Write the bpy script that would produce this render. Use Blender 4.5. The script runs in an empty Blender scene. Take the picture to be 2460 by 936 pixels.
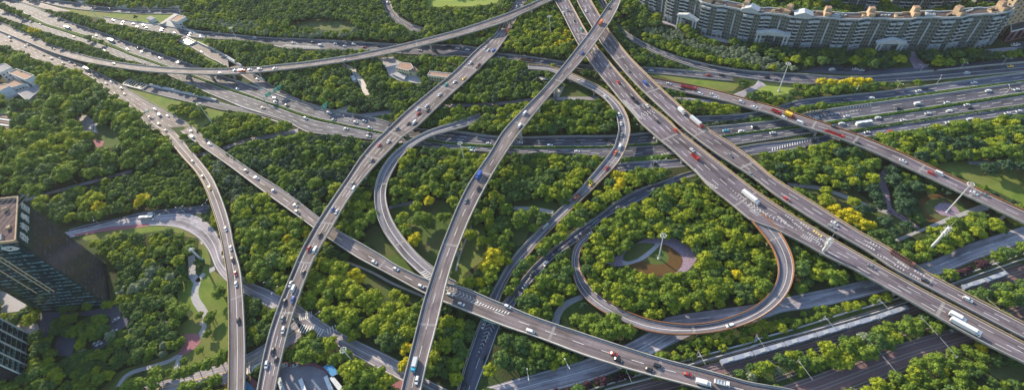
import bpy, bmesh, math, random
import numpy as np
from mathutils import Vector, Matrix
from mathutils.geometry import tessellate_polygon
R = math.radians
rng = np.random.default_rng(7)
random.seed(7)
scene = bpy.context.scene
COL = scene.collection

# ------------------------------------------------------------------ camera, sky, sun, exposure
PITCH, ROLL, FPX, CAMH = R(48), -R(9.26), 1173.0, 245.0
_cp, _sp, _cr, _sr = math.cos(PITCH), math.sin(PITCH), math.cos(ROLL), math.sin(ROLL)
FW = np.array([0, _cp, -_sp]); _r0 = np.array([1.0, 0, 0]); _u0 = np.cross(_r0, FW)
RT = _cr * _r0 + _sr * _u0; UP = -_sr * _r0 + _cr * _u0
CAMP = np.array([0, 0, CAMH])
cam_data = bpy.data.cameras.new('camera')
cam_data.sensor_fit = 'HORIZONTAL'; cam_data.sensor_width = 36
cam_data.lens = FPX / 2460 * 36; cam_data.clip_start = 1; cam_data.clip_end = 6000
cam = bpy.data.objects.new('camera', cam_data); COL.objects.link(cam)
cam.matrix_world = Matrix(((RT[0], UP[0], -FW[0], 0), (RT[1], UP[1], -FW[1], 0), (RT[2], UP[2], -FW[2], CAMH), (0, 0, 0, 1)))
scene.camera = cam

SUN_EL = R(23); SUN_DIR = Vector((-0.56 * math.cos(SUN_EL), 0.83 * math.cos(SUN_EL), math.sin(SUN_EL))).normalized()
world = bpy.data.worlds.new('World'); scene.world = world; world.use_nodes = True
wn = world.node_tree
bg = wn.nodes['Background']
sky = wn.nodes.new('ShaderNodeTexSky'); sky.sky_type = 'NISHITA'; sky.sun_disc = False
sky.sun_elevation = SUN_EL; sky.sun_rotation = math.atan2(SUN_DIR.x, SUN_DIR.y); sky.air_density = 1.4; sky.dust_density = 1.0; sky.ozone_density = 2.5
wn.links.new(sky.outputs[0], bg.inputs[0]); bg.inputs[1].default_value = 0.15
sun_l = bpy.data.lights.new('sun', 'SUN'); sun_l.energy = 5.0; sun_l.angle = R(0.6); sun_l.color = (1.0, 0.85, 0.62)
sun = bpy.data.objects.new('sun', sun_l); COL.objects.link(sun)
sun.rotation_euler = SUN_DIR.to_track_quat('Z', 'Y').to_euler()
vs = scene.view_settings
vs.view_transform = 'Standard'; vs.look = 'None'; vs.gamma = 1; vs.exposure = 1.1; vs.use_curve_mapping = False
scene.render.film_transparent = False
scene.cycles.max_bounces = 5; scene.cycles.diffuse_bounces = 3; scene.cycles.transmission_bounces = 3; scene.cycles.volume_bounces = 1; scene.cycles.volume_step_rate = 1.0

# ------------------------------------------------------------------ photo pixel -> point in the place at a known height
TILE = dict(a=(0,0,2.926), b=(600,0,2.926), c=(1200,0,2.926), d=(1800,0,2.924), e=(0,300,2.926), f=(600,300,2.926), g=(1200,300,2.926), h=(1800,300,2.924),
    i=(0,616,2.926), j=(600,616,2.926), k=(1200,616,2.926), l=(1800,616,2.924), A=(0,0,5.852), B=(310,0,5.852), C=(500,140,5.852), D=(780,240,5.852),
    E=(1480,200,5.852), F=(1180,60,5.852), G=(1400,310,5.852), H=(1550,0,5.852), P=(1440,540,6.686), Q=(2160,430,7.2), M=(0,440,2.926), N=(0,660,3.391),
    O=(640,860,9.462), S=(2220,0,6.6875), U=(0,130,5.2), W=(1380,60,6.686), Y=(560,760,5.318), X=(0,0,1.0), Z=(1900,520,6.686), V=(1880,0,7.2))
def tpx(s):
    """'c120,30' or 'c120,30,7' -> photo x, y, z or None"""
    t = TILE[s[0]]; v = s[1:].split(',')
    return t[0] + float(v[0]) / t[2], t[1] + float(v[1]) / t[2], (float(v[2]) if len(v) > 2 else None)
def unp(x, y, z=0.0):
    d = FW + RT * ((x - 1230) / FPX) - UP * ((y - 468) / FPX)
    return CAMP + d * ((z - CAMH) / d[2])
def unpv(X, Y, z):
    X = np.asarray(X, float); Y = np.asarray(Y, float)
    d = FW + RT * ((X - 1230) / FPX)[..., None] - UP * ((Y - 468) / FPX)[..., None]
    t = (np.asarray(z) - CAMH) / d[..., 2]
    return CAMP + d * t[..., None]
def prj(P):
    d = np.asarray(P, float) - CAMP; Z = d @ FW
    return np.stack([1230 + FPX * (d @ RT) / Z, 468 - FPX * (d @ UP) / Z], -1)
def catmull(P, n=6):
    P = np.asarray(P, float)
    if len(P) < 3: return P
    Q = np.vstack([2 * P[0] - P[1], P, 2 * P[-1] - P[-2]]); out = []
    for i in range(1, len(Q) - 2):
        a, b, c, d = Q[i-1], Q[i], Q[i+1], Q[i+2]
        for k in range(n):
            t = k / n
            out.append(0.5 * ((2*b) + (c-a)*t + (2*a-5*b+4*c-d)*t*t + (3*b-a-3*c+d)*t**3))
    out.append(Q[-2]); return np.array(out)
def arc(P): return np.concatenate([[0], np.cumsum(np.linalg.norm(np.diff(P[:, :2], axis=0), axis=1))])
def resample(P, step=None, n=None):
    s = arc(P); n = n or max(2, int(s[-1] / step) + 1); t = np.linspace(0, s[-1], n)
    return np.stack([np.interp(t, s, P[:, k]) for k in range(P.shape[1])], -1)
def smooth(v, k):
    if k < 1 or len(v) < 2 * k + 1: return v
    w = np.ones(2*k+1) / (2*k+1)
    pad = np.vstack([v[:1] + (v[:1] - v[1:k+1][::-1]), v, v[-1:] + (v[-1:] - v[-k-1:-1][::-1])])
    return np.stack([np.convolve(pad[:, i], w, 'valid') for i in range(v.shape[1])], -1)
def poly(s, z=0.0, sm=False):
    q = [tpx(t) for t in s.split()]
    P = np.array([unp(x, y, zz if zz is not None else z) for x, y, zz in q])
    return catmull(P, 4) if sm else P
def zline(s, zdef):
    """polyline with heights filled in by interpolation"""
    q = [tpx(t) for t in s.split()]
    xy = np.array([[a, b] for a, b, _ in q]); sarc = arc(xy)
    ks = [i for i, t in enumerate(q) if t[2] is not None]
    z = np.interp(sarc, sarc[ks], [q[i][2] for i in ks]) if ks else np.full(len(q), zdef)
    return xy, z, sarc

# ------------------------------------------------------------------ objects
def tag(o, label=None, cat=None, group=None, kind=None):
    if label: o['label'] = label
    if cat: o['category'] = cat
    if group: o['group'] = group
    if kind: o['kind'] = kind
    return o
def empty(name, loc=(0, 0, 0), rz=0.0, parent=None):
    o = bpy.data.objects.new(name, None); COL.objects.link(o); o.empty_display_size = 1
    o.location = loc; o.rotation_euler = (0, 0, rz)
    if parent: o.parent = parent
    return o
def mk(name, me, parent=None, loc=None, rz=None):
    o = bpy.data.objects.new(name, me); COL.objects.link(o)
    if parent: o.parent = parent
    if loc is not None: o.location = loc
    if rz is not None: o.rotation_euler = (0, 0, rz)
    return o
class MB:
    def __init__(s): s.v = []; s.f = []; s.m = []; s.mi = 0
    def add(s, vs, fs):
        b = len(s.v); s.v.extend([tuple(map(float, v)) for v in vs])
        for f in fs: s.f.append(tuple(b + i for i in f)); s.m.append(s.mi)
        return s
    def box(s, cx, cy, cz, sx, sy, sz, rz=0.0, top=1.0, topy=None):
        """box centred on cx, cy with its base at cz; top scales the upper face"""
        c, q = math.cos(rz), math.sin(rz); vs = []; topy = top if topy is None else topy
        for k, (zz, tx, ty) in enumerate(((cz, 1, 1), (cz + sz, top, topy))):
            for dx, dy in ((-1,-1), (1,-1), (1,1), (-1,1)):
                x, y = dx * sx / 2 * tx, dy * sy / 2 * ty
                vs.append((cx + c*x - q*y, cy + q*x + c*y, zz))
        return s.add(vs, [(3,2,1,0), (4,5,6,7), (0,1,5,4), (1,2,6,5), (2,3,7,6), (3,0,4,7)])
    def cyl(s, p, q, r0, r1=None, n=8):
        p, q = Vector(p), Vector(q); r1 = r0 if r1 is None else r1
        d = (q - p).normalized(); u = d.orthogonal().normalized(); w = d.cross(u); vs = []
        for c, r in ((p, r0), (q, r1)):
            for k in range(n):
                a = 2 * math.pi * k / n; vs.append(c + u * (math.cos(a) * r) + w * (math.sin(a) * r))
        return s.add(vs, [(k, (k+1) % n, n + (k+1) % n, n + k) for k in range(n)] + [tuple(range(n))[::-1], tuple(range(n, 2*n))])
    def torus(s, c, r, t, n=20, m=5):
        vs = []; fs = []
        for i in range(n):
            a = 2*math.pi*i/n
            for j in range(m):
                b = 2*math.pi*j/m; rr = r + t*math.cos(b)
                vs.append((c[0] + rr*math.cos(a), c[1] + rr*math.sin(a), c[2] + t*math.sin(b)))
                fs.append((i*m+j, ((i+1)%n)*m+j, ((i+1)%n)*m+(j+1)%m, i*m+(j+1)%m))
        return s.add(vs, fs)
    def sheet(s, P, z=None):
        """flat polygon of world points"""
        P = [Vector((p[0], p[1], p[2] if z is None else z)) for p in P]
        n = Vector((0, 0, 0))
        for i in range(len(P)): n += P[i].cross(P[(i+1) % len(P)])
        if n.z < 0: P = P[::-1]
        return s.add(P, tessellate_polygon([P]) if len(P) > 4 else [tuple(range(len(P)))])
    def prism(s, P, z0, z1):
        P = [Vector((p[0], p[1], 0)) for p in P]; n = len(P)
        a = sum(P[i].x * P[(i+1) % n].y - P[(i+1) % n].x * P[i].y for i in range(n))
        if a < 0: P = P[::-1]
        s.add([(p.x, p.y, z0) for p in P] + [(p.x, p.y, z1) for p in P], [(i, (i+1) % n, n + (i+1) % n, n + i) for i in range(n)])
        t = tessellate_polygon([P])
        s.add([(p.x, p.y, z1) for p in P], t)
        return s
    def strip(s, A, B, close=False):
        n = len(A); return s.add(list(A) + list(B), [(i, n+i, n+i+1, i+1) for i in range(n - 1)])
    def build(s, name, mats, parent=None, loc=None, rz=None, smooth=False, link=True):
        me = bpy.data.meshes.new(name); me.from_pydata(s.v, [], s.f)
        for m in (mats if isinstance(mats, (list, tuple)) else [mats]): me.materials.append(m)
        if any(s.m): me.polygons.foreach_set('material_index', s.m)
        if smooth: me.polygons.foreach_set('use_smooth', [True] * len(me.polygons))
        me.update()
        return mk(name, me, parent, loc, rz) if link else me

# ------------------------------------------------------------------ materials
def mat(name, col, rough=0.8, metal=0.0, col2=None, nscale=0.3, detail=6, spec=0.1, bump=0.0, bscale=2.0, obj=False, col3=None, n3=0.03, alpha=None, contrast=(0.35, 0.65), streak=False):
    m = bpy.data.materials.new(name); m.use_nodes = True; nt = m.node_tree; b = nt.nodes['Principled BSDF']
    b.inputs['Roughness'].default_value = rough; b.inputs['Metallic'].default_value = metal
    b.inputs['Specular IOR Level'].default_value = spec
    b.inputs['Base Color'].default_value = (*col, 1)
    if col2 or bump:
        tc = nt.nodes.new('ShaderNodeTexCoord'); out = tc.outputs['Object']
    if col2:
        no = nt.nodes.new('ShaderNodeTexNoise'); no.inputs['Scale'].default_value = nscale; no.inputs['Detail'].default_value = detail; no.inputs['Roughness'].default_value = 0.65
        nt.links.new(out, no.inputs['Vector'])
        mr = nt.nodes.new('ShaderNodeMapRange'); mr.inputs[1].default_value, mr.inputs[2].default_value = contrast
        nt.links.new(no.outputs['Fac'], mr.inputs[0])
        mx = nt.nodes.new('ShaderNodeMix'); mx.data_type = 'RGBA'
        mx.inputs[6].default_value = (*col, 1); mx.inputs[7].default_value = (*col2, 1)
        nt.links.new(mr.outputs[0], mx.inputs[0]); cur = mx.outputs[2]
        if col3:
            n2 = nt.nodes.new('ShaderNodeTexNoise'); n2.inputs['Scale'].default_value = n3; n2.inputs['Detail'].default_value = 4
            nt.links.new(out, n2.inputs['Vector'])
            m2 = nt.nodes.new('ShaderNodeMapRange'); m2.inputs[1].default_value = 0.42; m2.inputs[2].default_value = 0.62
            nt.links.new(n2.outputs['Fac'], m2.inputs[0])
            x2 = nt.nodes.new('ShaderNodeMix'); x2.data_type = 'RGBA'; x2.inputs[7].default_value = (*col3, 1)
            nt.links.new(cur, x2.inputs[6]); nt.links.new(m2.outputs[0], x2.inputs[0]); cur = x2.outputs[2]
        nt.links.new(cur, b.inputs['Base Color'])
    if streak:
        uvn = nt.nodes.new('ShaderNodeUVMap'); uvn.uv_map = 'UVMap'; cur_ = b.inputs['Base Color'].links[0].from_socket
        for sc_, lo, hi, amt in (((0.012, 0.55, 1), 0.35, 0.65, 0.42), ((0.05, 0.16, 1), 0.50, 0.64, 0.34), ((0.9, 0.02, 1), 0.64, 0.70, 0.35)):
            mp = nt.nodes.new('ShaderNodeMapping'); mp.inputs['Scale'].default_value = sc_; nt.links.new(uvn.outputs[0], mp.inputs[0])
            ns = nt.nodes.new('ShaderNodeTexNoise'); ns.inputs['Scale'].default_value = 1.0; ns.inputs['Detail'].default_value = 4; nt.links.new(mp.outputs[0], ns.inputs['Vector'])
            rg = nt.nodes.new('ShaderNodeMapRange'); rg.inputs[1].default_value = lo; rg.inputs[2].default_value = hi; rg.inputs[3].default_value = 1 + amt * .4; rg.inputs[4].default_value = 1 - amt; nt.links.new(ns.outputs['Fac'], rg.inputs[0])
            vm = nt.nodes.new('ShaderNodeVectorMath'); vm.operation = 'SCALE'; nt.links.new(cur_, vm.inputs[0]); nt.links.new(rg.outputs[0], vm.inputs['Scale']); cur_ = vm.outputs[0]
        nt.links.new(cur_, b.inputs['Base Color'])
    if bump:
        bn = nt.nodes.new('ShaderNodeTexNoise'); bn.inputs['Scale'].default_value = bscale; bn.inputs['Detail'].default_value = 5
        nt.links.new(out, bn.inputs['Vector'])
        bp = nt.nodes.new('ShaderNodeBump'); bp.inputs['Strength'].default_value = bump; bp.inputs['Distance'].default_value = 0.5
        nt.links.new(bn.outputs['Fac'], bp.inputs['Height']); nt.links.new(bp.outputs[0], b.inputs['Normal'])
    return m
M = {}
def dm(k, *a, **kw): M[k] = mat(k, *a, **kw)
dm('undergrowth', (0.030, 0.055, 0.018), 0.95, col2=(0.05, 0.075, 0.022), nscale=0.35, col3=(0.035, 0.034, 0.018), n3=0.05, bump=0.8, bscale=1.2)
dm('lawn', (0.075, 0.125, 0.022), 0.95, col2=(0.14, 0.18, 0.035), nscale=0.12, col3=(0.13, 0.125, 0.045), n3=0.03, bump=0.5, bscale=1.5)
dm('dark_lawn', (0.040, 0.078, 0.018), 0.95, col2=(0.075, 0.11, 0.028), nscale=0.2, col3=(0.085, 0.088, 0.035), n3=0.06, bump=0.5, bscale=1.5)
dm('meadow', (0.12, 0.13, 0.055), 0.95, col2=(0.07, 0.09, 0.03), nscale=0.15, bump=0.4)
dm('pitch', (0.16, 0.21, 0.045), 0.95, col2=(0.20, 0.24, 0.06), nscale=0.05)
dm('asphalt', (0.058, 0.058, 0.078), 0.78, spec=0.16, col2=(0.085, 0.082, 0.102), nscale=0.5, detail=8, col3=(0.060, 0.060, 0.080), n3=0.03, bump=0.12, bscale=6, contrast=(0.3, 0.7), streak=True)  # highway shade put into the base colour: darker and bluer
dm('shade_blue_asphalt', (0.070, 0.072, 0.105), 0.9, col2=(0.085, 0.085, 0.115), nscale=0.6, detail=8, bump=0.1, bscale=6, contrast=(0.3, 0.7), streak=True)  # bluish asphalt copy, the cast of shade is painted in
dm('deck_asphalt', (0.088, 0.074, 0.094), 0.85, col2=(0.126, 0.108, 0.130), nscale=0.9, detail=8, col3=(0.105, 0.088, 0.098), n3=0.045, bump=0.1, bscale=6, contrast=(0.3, 0.7), streak=True)
dm('deck_tan', (0.102, 0.085, 0.097), 0.78, spec=0.16, col2=(0.140, 0.118, 0.130), nscale=0.9, detail=8, col3=(0.11, 0.092, 0.094), n3=0.045, bump=0.1, bscale=6, streak=True)
dm('deck_grey', (0.105, 0.098, 0.118), 0.9, col2=(0.15, 0.138, 0.155), nscale=0.9, detail=8, bump=0.1, bscale=6, streak=True)
dm('street', (0.215, 0.20, 0.235), 0.9, col2=(0.29, 0.27, 0.305), nscale=0.4, detail=9, col3=(0.20, 0.185, 0.215), n3=0.04, bump=0.1, bscale=5, streak=True)
dm('paving', (0.26, 0.25, 0.27), 0.8, col2=(0.34, 0.33, 0.34), nscale=0.8, detail=8)
dm('concrete', (0.36, 0.34, 0.32), 0.8, col2=(0.26, 0.245, 0.235), nscale=0.25, detail=8, bump=0.1, bscale=3)
dm('pale_concrete', (0.52, 0.48, 0.43), 0.75, col2=(0.40, 0.365, 0.33), nscale=0.3, detail=8)
dm('rust_rail', (0.27, 0.125, 0.06), 0.65, col2=(0.19, 0.09, 0.05), nscale=0.8)
dm('ochre_rail', (0.38, 0.27, 0.16), 0.7, col2=(0.27, 0.19, 0.12), nscale=0.8)
dm('white_paint', (0.66, 0.66, 0.66), 0.7, col2=(0.36, 0.36, 0.37), nscale=0.8, contrast=(0.5, 0.8))
dm('yellow_paint', (0.72, 0.55, 0.14), 0.6, col2=(0.55, 0.42, 0.14), nscale=1.0)
dm('worn_paint', (0.46, 0.45, 0.46), 0.7, col2=(0.25, 0.24, 0.25), nscale=0.6)
dm('joint', (0.24, 0.22, 0.225), 0.8, col2=(0.17, 0.155, 0.16), nscale=2)
dm('metal', (0.38, 0.39, 0.40), 0.5, 0.3)
dm('white_metal', (0.45, 0.46, 0.47), 0.45)
dm('sign_green', (0.01, 0.26, 0.16), 0.5)
dm('white_wall', (0.52, 0.52, 0.53), 0.7, col2=(0.40, 0.41, 0.43), nscale=0.5)
dm('cream_wall', (0.62, 0.55, 0.34), 0.8, col2=(0.50, 0.44, 0.28), nscale=0.6)
dm('roof_brown', (0.22, 0.13, 0.10), 0.85, col2=(0.30, 0.20, 0.15), nscale=0.5, detail=8)
dm('roof_grey', (0.16, 0.16, 0.18), 0.85, col2=(0.24, 0.23, 0.25), nscale=0.5, detail=8)
dm('brick_red', (0.20, 0.085, 0.10), 0.85, col2=(0.30, 0.13, 0.15), nscale=1.2, detail=8)
dm('pit_shade', (0.012, 0.016, 0.022), 0.12, spec=0.6)  # near black, paints the shade inside the tunnel mouths
dm('window', (0.03, 0.04, 0.055), 0.2, spec=0.6)
dm('blue_roof', (0.05, 0.17, 0.33), 0.5, col2=(0.07, 0.23, 0.42), nscale=2)
dm('rubber', (0.02, 0.02, 0.022), 0.8)
dm('trunk', (0.10, 0.075, 0.05), 0.9)
dm('gravel', (0.125, 0.078, 0.086), 0.95, col2=(0.20, 0.13, 0.135), nscale=1.2, detail=9, bump=0.3, bscale=4)
dm('rail_steel', (0.36, 0.29, 0.28), 0.5, 0.2)
dm('flower_red', (0.11, 0.038, 0.024), 0.95, col2=(0.075, 0.070, 0.02), nscale=0.6, detail=8, bump=0.6, bscale=2)
def pixel_bright(k): return M[k]
# ------------------------------------------------------------------ roads: both edges traced, heights in metres
ROADS = {}
class Road: pass
def road(key, label, L, Rr, zdef=0.06, kind='ground', mat_='asphalt', marks=(), rails=None, where=None, joints=(), group=None, step=3.0, smoothk=2, cut=None):
    xyL, zL, sL = zline(L, zdef); xyR, _, sR = zline(Rr, zdef)
    zR = np.interp(sR / sR[-1], sL / sL[-1], zL)
    PL = catmull(unpv(xyL[:, 0], xyL[:, 1], zL), 5); PR = catmull(unpv(xyR[:, 0], xyR[:, 1], zR), 5)
    A = smooth(resample(PL, step=step), smoothk); B = resample(PR, n=len(A) * 6)
    B = smooth(B, smoothk * 4)
    C = []; j = 0; W = int(len(B) * 0.12) + 8
    for i, a in enumerate(A):
        g = int(i / max(1, len(A) - 1) * (len(B) - 1)); lo, hi = max(j, g - W), min(len(B), g + W)
        if hi <= lo: hi = lo + 1
        k = lo + int(np.argmin(np.linalg.norm(B[lo:hi, :2] - a[:2], axis=1))); j = k; C.append(B[k])
    C = smooth(np.array(C), 2)
    r = Road(); r.key, r.label, r.kind, r.where = key, label, kind, where or label
    zz = (A[:, 2] + C[:, 2]) / 2; A[:, 2] = zz; C[:, 2] = zz
    r.A, r.B = A, C; r.mid = (A + C) / 2; r.w = np.linalg.norm((A - C)[:, :2], axis=1); r.s = arc(r.mid)
    T = np.gradient(r.mid[:, :2], axis=0); r.T = T / np.linalg.norm(T, axis=1)[:, None]
    r.pix = np.vstack([prj(A), prj(C)[::-1]]); r.mat, r.marks, r.rails, r.joints = mat_, marks, rails, joints
    ROADS[key] = r
    return r
def at_frac(r, f, dz=0.0, off=0.0):
    P = r.A + (r.B - r.A) * f
    if off:
        n = (r.B - r.A); n = n / (np.linalg.norm(n[:, :2], axis=1)[:, None] + 1e-6); P = P + n * off
    P = P.copy(); P[:, 2] += dz; return P
def line_on(mb, P, w, dash=None, phase=0.0, s0=None, s1=None):
    """paint line of width w along P; dash = (on, off)"""
    Q = resample(P, step=1.5); s = arc(Q); T = np.gradient(Q[:, :2], axis=0); T /= np.linalg.norm(T, axis=1)[:, None] + 1e-9
    N = np.stack([-T[:, 1], T[:, 0], np.zeros(len(T))], -1) * (w / 2)
    def at(t):
        return (np.array([np.interp(t, s, Q[:, k]) for k in range(3)]), np.array([np.interp(t, s, N[:, k]) for k in range(3)]))
    a, b = (s0 or 0) , (s1 if s1 is not None else s[-1])
    if dash:
        t = a + phase
        while t + dash[0] < b:
            (p, n), (q, m) = at(t), at(t + dash[0]); mb.add([p + n, p - n, q - m, q + m], [(0, 1, 2, 3)]); t += dash[0] + dash[1]
    else:
        msk = (s >= a) & (s <= b); mb.strip((Q + N)[msk], (Q - N)[msk])
LW = 0.20
def road_uv(o, r):
    me = o.data; uv = me.uv_layers.new(name='UVMap'); n = len(r.A); w = float(r.w.mean())
    li = np.empty(len(me.loops), int); me.loops.foreach_get('vertex_index', li)
    u = r.s[li % n]; v = np.where(li < n, 0.0, w); uv.data.foreach_set('uv', np.stack([u, v], -1).ravel().astype(np.float32))
def build_road(r):
    ground = r.kind == 'ground'
    n = len(r.A)
    if ground:
        mb = MB(); mb.strip(r.A, r.B); fix_up(mb); root = mb.build('road', M[r.mat]); road_uv(root, r); tag(root, kind='structure', label=r.label)
    else:
        root = empty('viaduct', tuple(r.mid[n // 2])); root.location.z = 0
        tag(root, r.label, 'viaduct'); org = Vector(root.location)
        mb = MB(); nn = (r.B - r.A); nn[:, 2] = 0; wv = np.linalg.norm(nn, axis=1)[:, None]; nn = nn / wv
        up = np.array([0, 0, 1.0]); o = 0.35
        def off(P, a, z): return P + nn * a + up * z
        thick = np.clip(r.mid[:, 2:3] - 0.6, 0.3, 1.7); mid_ = r.mid
        hw = wv / 2
        sec = [mid_ - nn * (hw + o), mid_ + nn * (hw + o), mid_ + nn * (hw + o) - up * 0.45, mid_ + nn * (hw * 0.55) - up * thick, mid_ - nn * (hw * 0.55) - up * thick, mid_ - nn * (hw + o) - up * 0.45]
        side = MB()
        for a in range(5): side.strip(sec[a + 1], sec[(a + 2) % 6])
        top = MB(); top.strip(r.A, r.B); fix_up(top)
        d = top.build('deck', M[r.mat], root); road_uv(d, r)
        g = side.build('girder', M['concrete'], root)
        rails = r.rails or ('concrete', 'concrete')
        for sgn, rm, E in ((-1, rails[0], r.A), (1, rails[1], r.B)):
            if rm is None: continue
            pm = MB(); a0 = E; nn_ = nn * sgn; h = 1.05
            p0 = a0 + up * -0.02; p1 = a0 + up * h; p2 = a0 + nn_ * o + up * h; p3 = a0 + nn_ * o - up * 0.46
            for u, v in ((p0, p1), (p1, p2), (p2, p3)): pm.strip(u, v)
            pr = pm.build('parapet', M[rm], root)
        piers(r, root)
        for o_ in list(root.children):
            o_.location = -org
            for c in o_.children: pass
    if r.marks:
        pm = MB(); ym = MB()
        for mk_ in r.marks:
            f, st = mk_[0], mk_[1]; kw = mk_[2] if len(mk_) > 2 else {}
            off_ = kw.get('off', 0); P = at_frac(r, f, 0.03, off_); L_ = arc(P)[-1]
            s0, s1 = kw.get('s0', 0) * L_, kw.get('s1', 1) * L_
            tgt = ym if kw.get('y') else pm
            line_on(tgt, P, kw.get('w', LW), None if st == 's' else (6.0, 9.0) if st == 'd' else (3.0, 4.0), s0=s0, s1=s1, phase=kw.get('ph', 2.0))
        for t_, m_ in ((pm, 'white_paint'), (ym, 'yellow_paint')):
            if t_.v:
                fix_up(t_); o_ = t_.build('lane_marking', M[m_], root)
                if not ground: o_.location = -org
    for f in r.joints or ():
        jm = MB(); i = min(n - 2, int(f * (n - 1))); t = np.append(r.T[i], 0)
        for dd, ww, zz in ((-0.75, 0.4, .035), (-.35, .7, .02), (0.35, .4, .035)):
            a, b = r.A[i] + t * dd, r.B[i] + t * dd
            jm.add([(*a[:2], a[2] + zz), (*b[:2], b[2] + zz), (*(b + t * ww)[:2], b[2] + zz), (*(a + t * ww)[:2], a[2] + zz)], [(0, 1, 2, 3)])
        fix_up(jm); o_ = jm.build('expansion_joint', M['joint'], root)
        if not ground: o_.location = -org
    return root
def fix_up(mb):
    V = mb.v
    for i, f in enumerate(mb.f):
        a, b, c = (Vector(V[k]) for k in f[:3])
        if (b - a).cross(c - a).z < 0: mb.f[i] = f[::-1]
def piers(r, root):
    t = 14.0; step = r.__dict__.get('pstep', 27.0)
    while t < r.s[-1] - 8:
        i = int(np.argmin(abs(r.s - t))); z = r.mid[i, 2]; p = r.mid[i]; T = r.T[i]; N = np.array([-T[1], T[0]]); w = r.w[i]
        t += step
        if z < 3.6: continue
        if any(q.kind != 'ground' and q is not r and q.mid[:, 2].max() < z + 3 and near(q, p[:2]) < q.w.mean() / 2 + 1.2 and z_near(q, p[:2]) < z - 3 for q in ROADS.values()): continue
        rz = math.atan2(T[1], T[0]); cols = (0,) if w < 11.5 else (-w * 0.22, w * 0.22)
        for c in cols:
            mb = MB(); mb.box(p[0] + N[0] * c, p[1] + N[1] * c, 0, 1.5, 2.0 if len(cols) == 1 else 1.6, z - 2.9, rz)
            o = mb.build('pier', M['concrete'], root)
            if c != cols[-1]: o_ = o
        cb = MB(); v = w * 0.88
        hw, hb = v / 2, (1.4 if len(cols) == 1 else w * 0.32)
        A = [(-0.8, -hw, z - 1.75), (-0.8, hw, z - 1.75), (-0.8, hb, z - 2.95), (-0.8, -hb, z - 2.95)]
        vs = [(p[0] + T[0]*x + N[0]*y, p[1] + T[1]*x + N[1]*y, zz) for s_ in (1, -1) for x, y, zz in [(a[0]*s_, a[1], a[2]) for a in A]]
        cb.add(vs, [(0,1,2,3), (7,6,5,4), (0,4,5,1), (1,5,6,2), (2,6,7,3), (3,7,4,0)])
        c_ = cb.build('pier_cap', M['concrete'], o)
def near(q, xy): return float(np.min(np.linalg.norm(q.mid[:, :2] - xy, axis=1)))
def z_near(q, xy): return float(q.mid[int(np.argmin(np.linalg.norm(q.mid[:, :2] - xy, axis=1))), 2])
JT = lambda n, o=0.0: tuple((k + 0.5) / n + o for k in range(n) if 0 < (k + 0.5) / n + o < 1)
D = 'd'; S_ = 's'
# --- viaducts
road('V1', 'long narrow viaduct curving from the upper left road to the top edge', 'a0,160,1 a190,240,1.5 a400,328,2.5 a600,395,4 a800,437,6 a950,457,7 a1200,480,7.5 a1500,488,8 a1814,477,8 b200,460 b400,440 b700,395,8.5 b900,355 b1100,310,9 b1300,260 b1500,205 b1814,98,9.5 c150,60 c290,0 c400,-60,10',
     'a-30,205 a200,300 a370,370 a560,428 a750,465 a950,495 a1150,513 a1400,523 a1600,524 a1814,510 b200,496 b400,473 b700,430 b900,394 b1100,350 b1300,300 b1500,248 b1650,203 b1814,150 c150,103 c300,35 c420,-20', kind='viaduct', mat_='deck_tan',
     marks=((0.5, D), (0.06, S_), (0.94, S_)), joints=(0.12, 0.22, 0.3, 0.42, 0.56, 0.68, 0.8))
road('V2', 'broad curving viaduct with dense traffic from the top to the lower left', 'c140,-30,1 c118,10 c90,60 c50,115,1.5 c5,180,2.5 b1740,230,3.5 b1600,350,6 b1450,500,8 b1280,640,9 b1100,790,9 b960,925,9 f870,130,10 f770,250,11 f700,360,12 f610,490,13 f530,610,14 f470,700,14 f420,790,14 f380,860,13 f345,936,13 j270,190,12 j200,370,11 j140,550,10.5 j100,720,10 j60,936,10 j48,1010',
     'c215,-30 c190,10 c150,80 c110,150 c65,240 c10,320 b1720,380 b1620,475 b1500,588 b1370,705 b1240,830 b1130,933 f1080,75 f1000,160 f900,262 f800,375 f720,480 f640,605 f590,700 f530,800 f490,870 f450,936 j390,160 j330,320 j280,480 j230,680 j200,810 j175,936 j160,1010', kind='viaduct', mat_='deck_tan',
     marks=((0.24, S_), (0.48, D), (0.72, D), (0.955, S_)), joints=JT(14))
road('V4', 'highest straight viaduct crossing above all the others', 'c820,-40,15 c800,0 c770,35 c700,135 c620,250 c540,350,16 c430,490,16 c300,642 c150,793,16 c20,936 f1700,190 f1600,332,16 f1530,440 f1460,585 f1400,735 f1350,860,15.5 f1325,936 j1270,180 j1220,340,15 j1170,540 j1110,780,14 j1070,936 j1058,1010',
     'c868,-40 c850,0 c830,60 c770,165 c700,265 c620,375 c500,515 c370,650 c260,780 c150,920 c90,1000 f1814,170 f1740,285 f1660,425 f1600,540 f1540,665 f1490,790 f1450,890 f1435,936 j1390,150 j1350,325 j1300,530 j1250,715 j1200,936 j1185,1010', kind='viaduct', mat_='deck_tan',
     marks=((0.5, D), (0.16, S_), (0.95, S_)), joints=(0.05, 0.2, 0.36, 0.5, 0.63, 0.78, 0.91))
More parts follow.
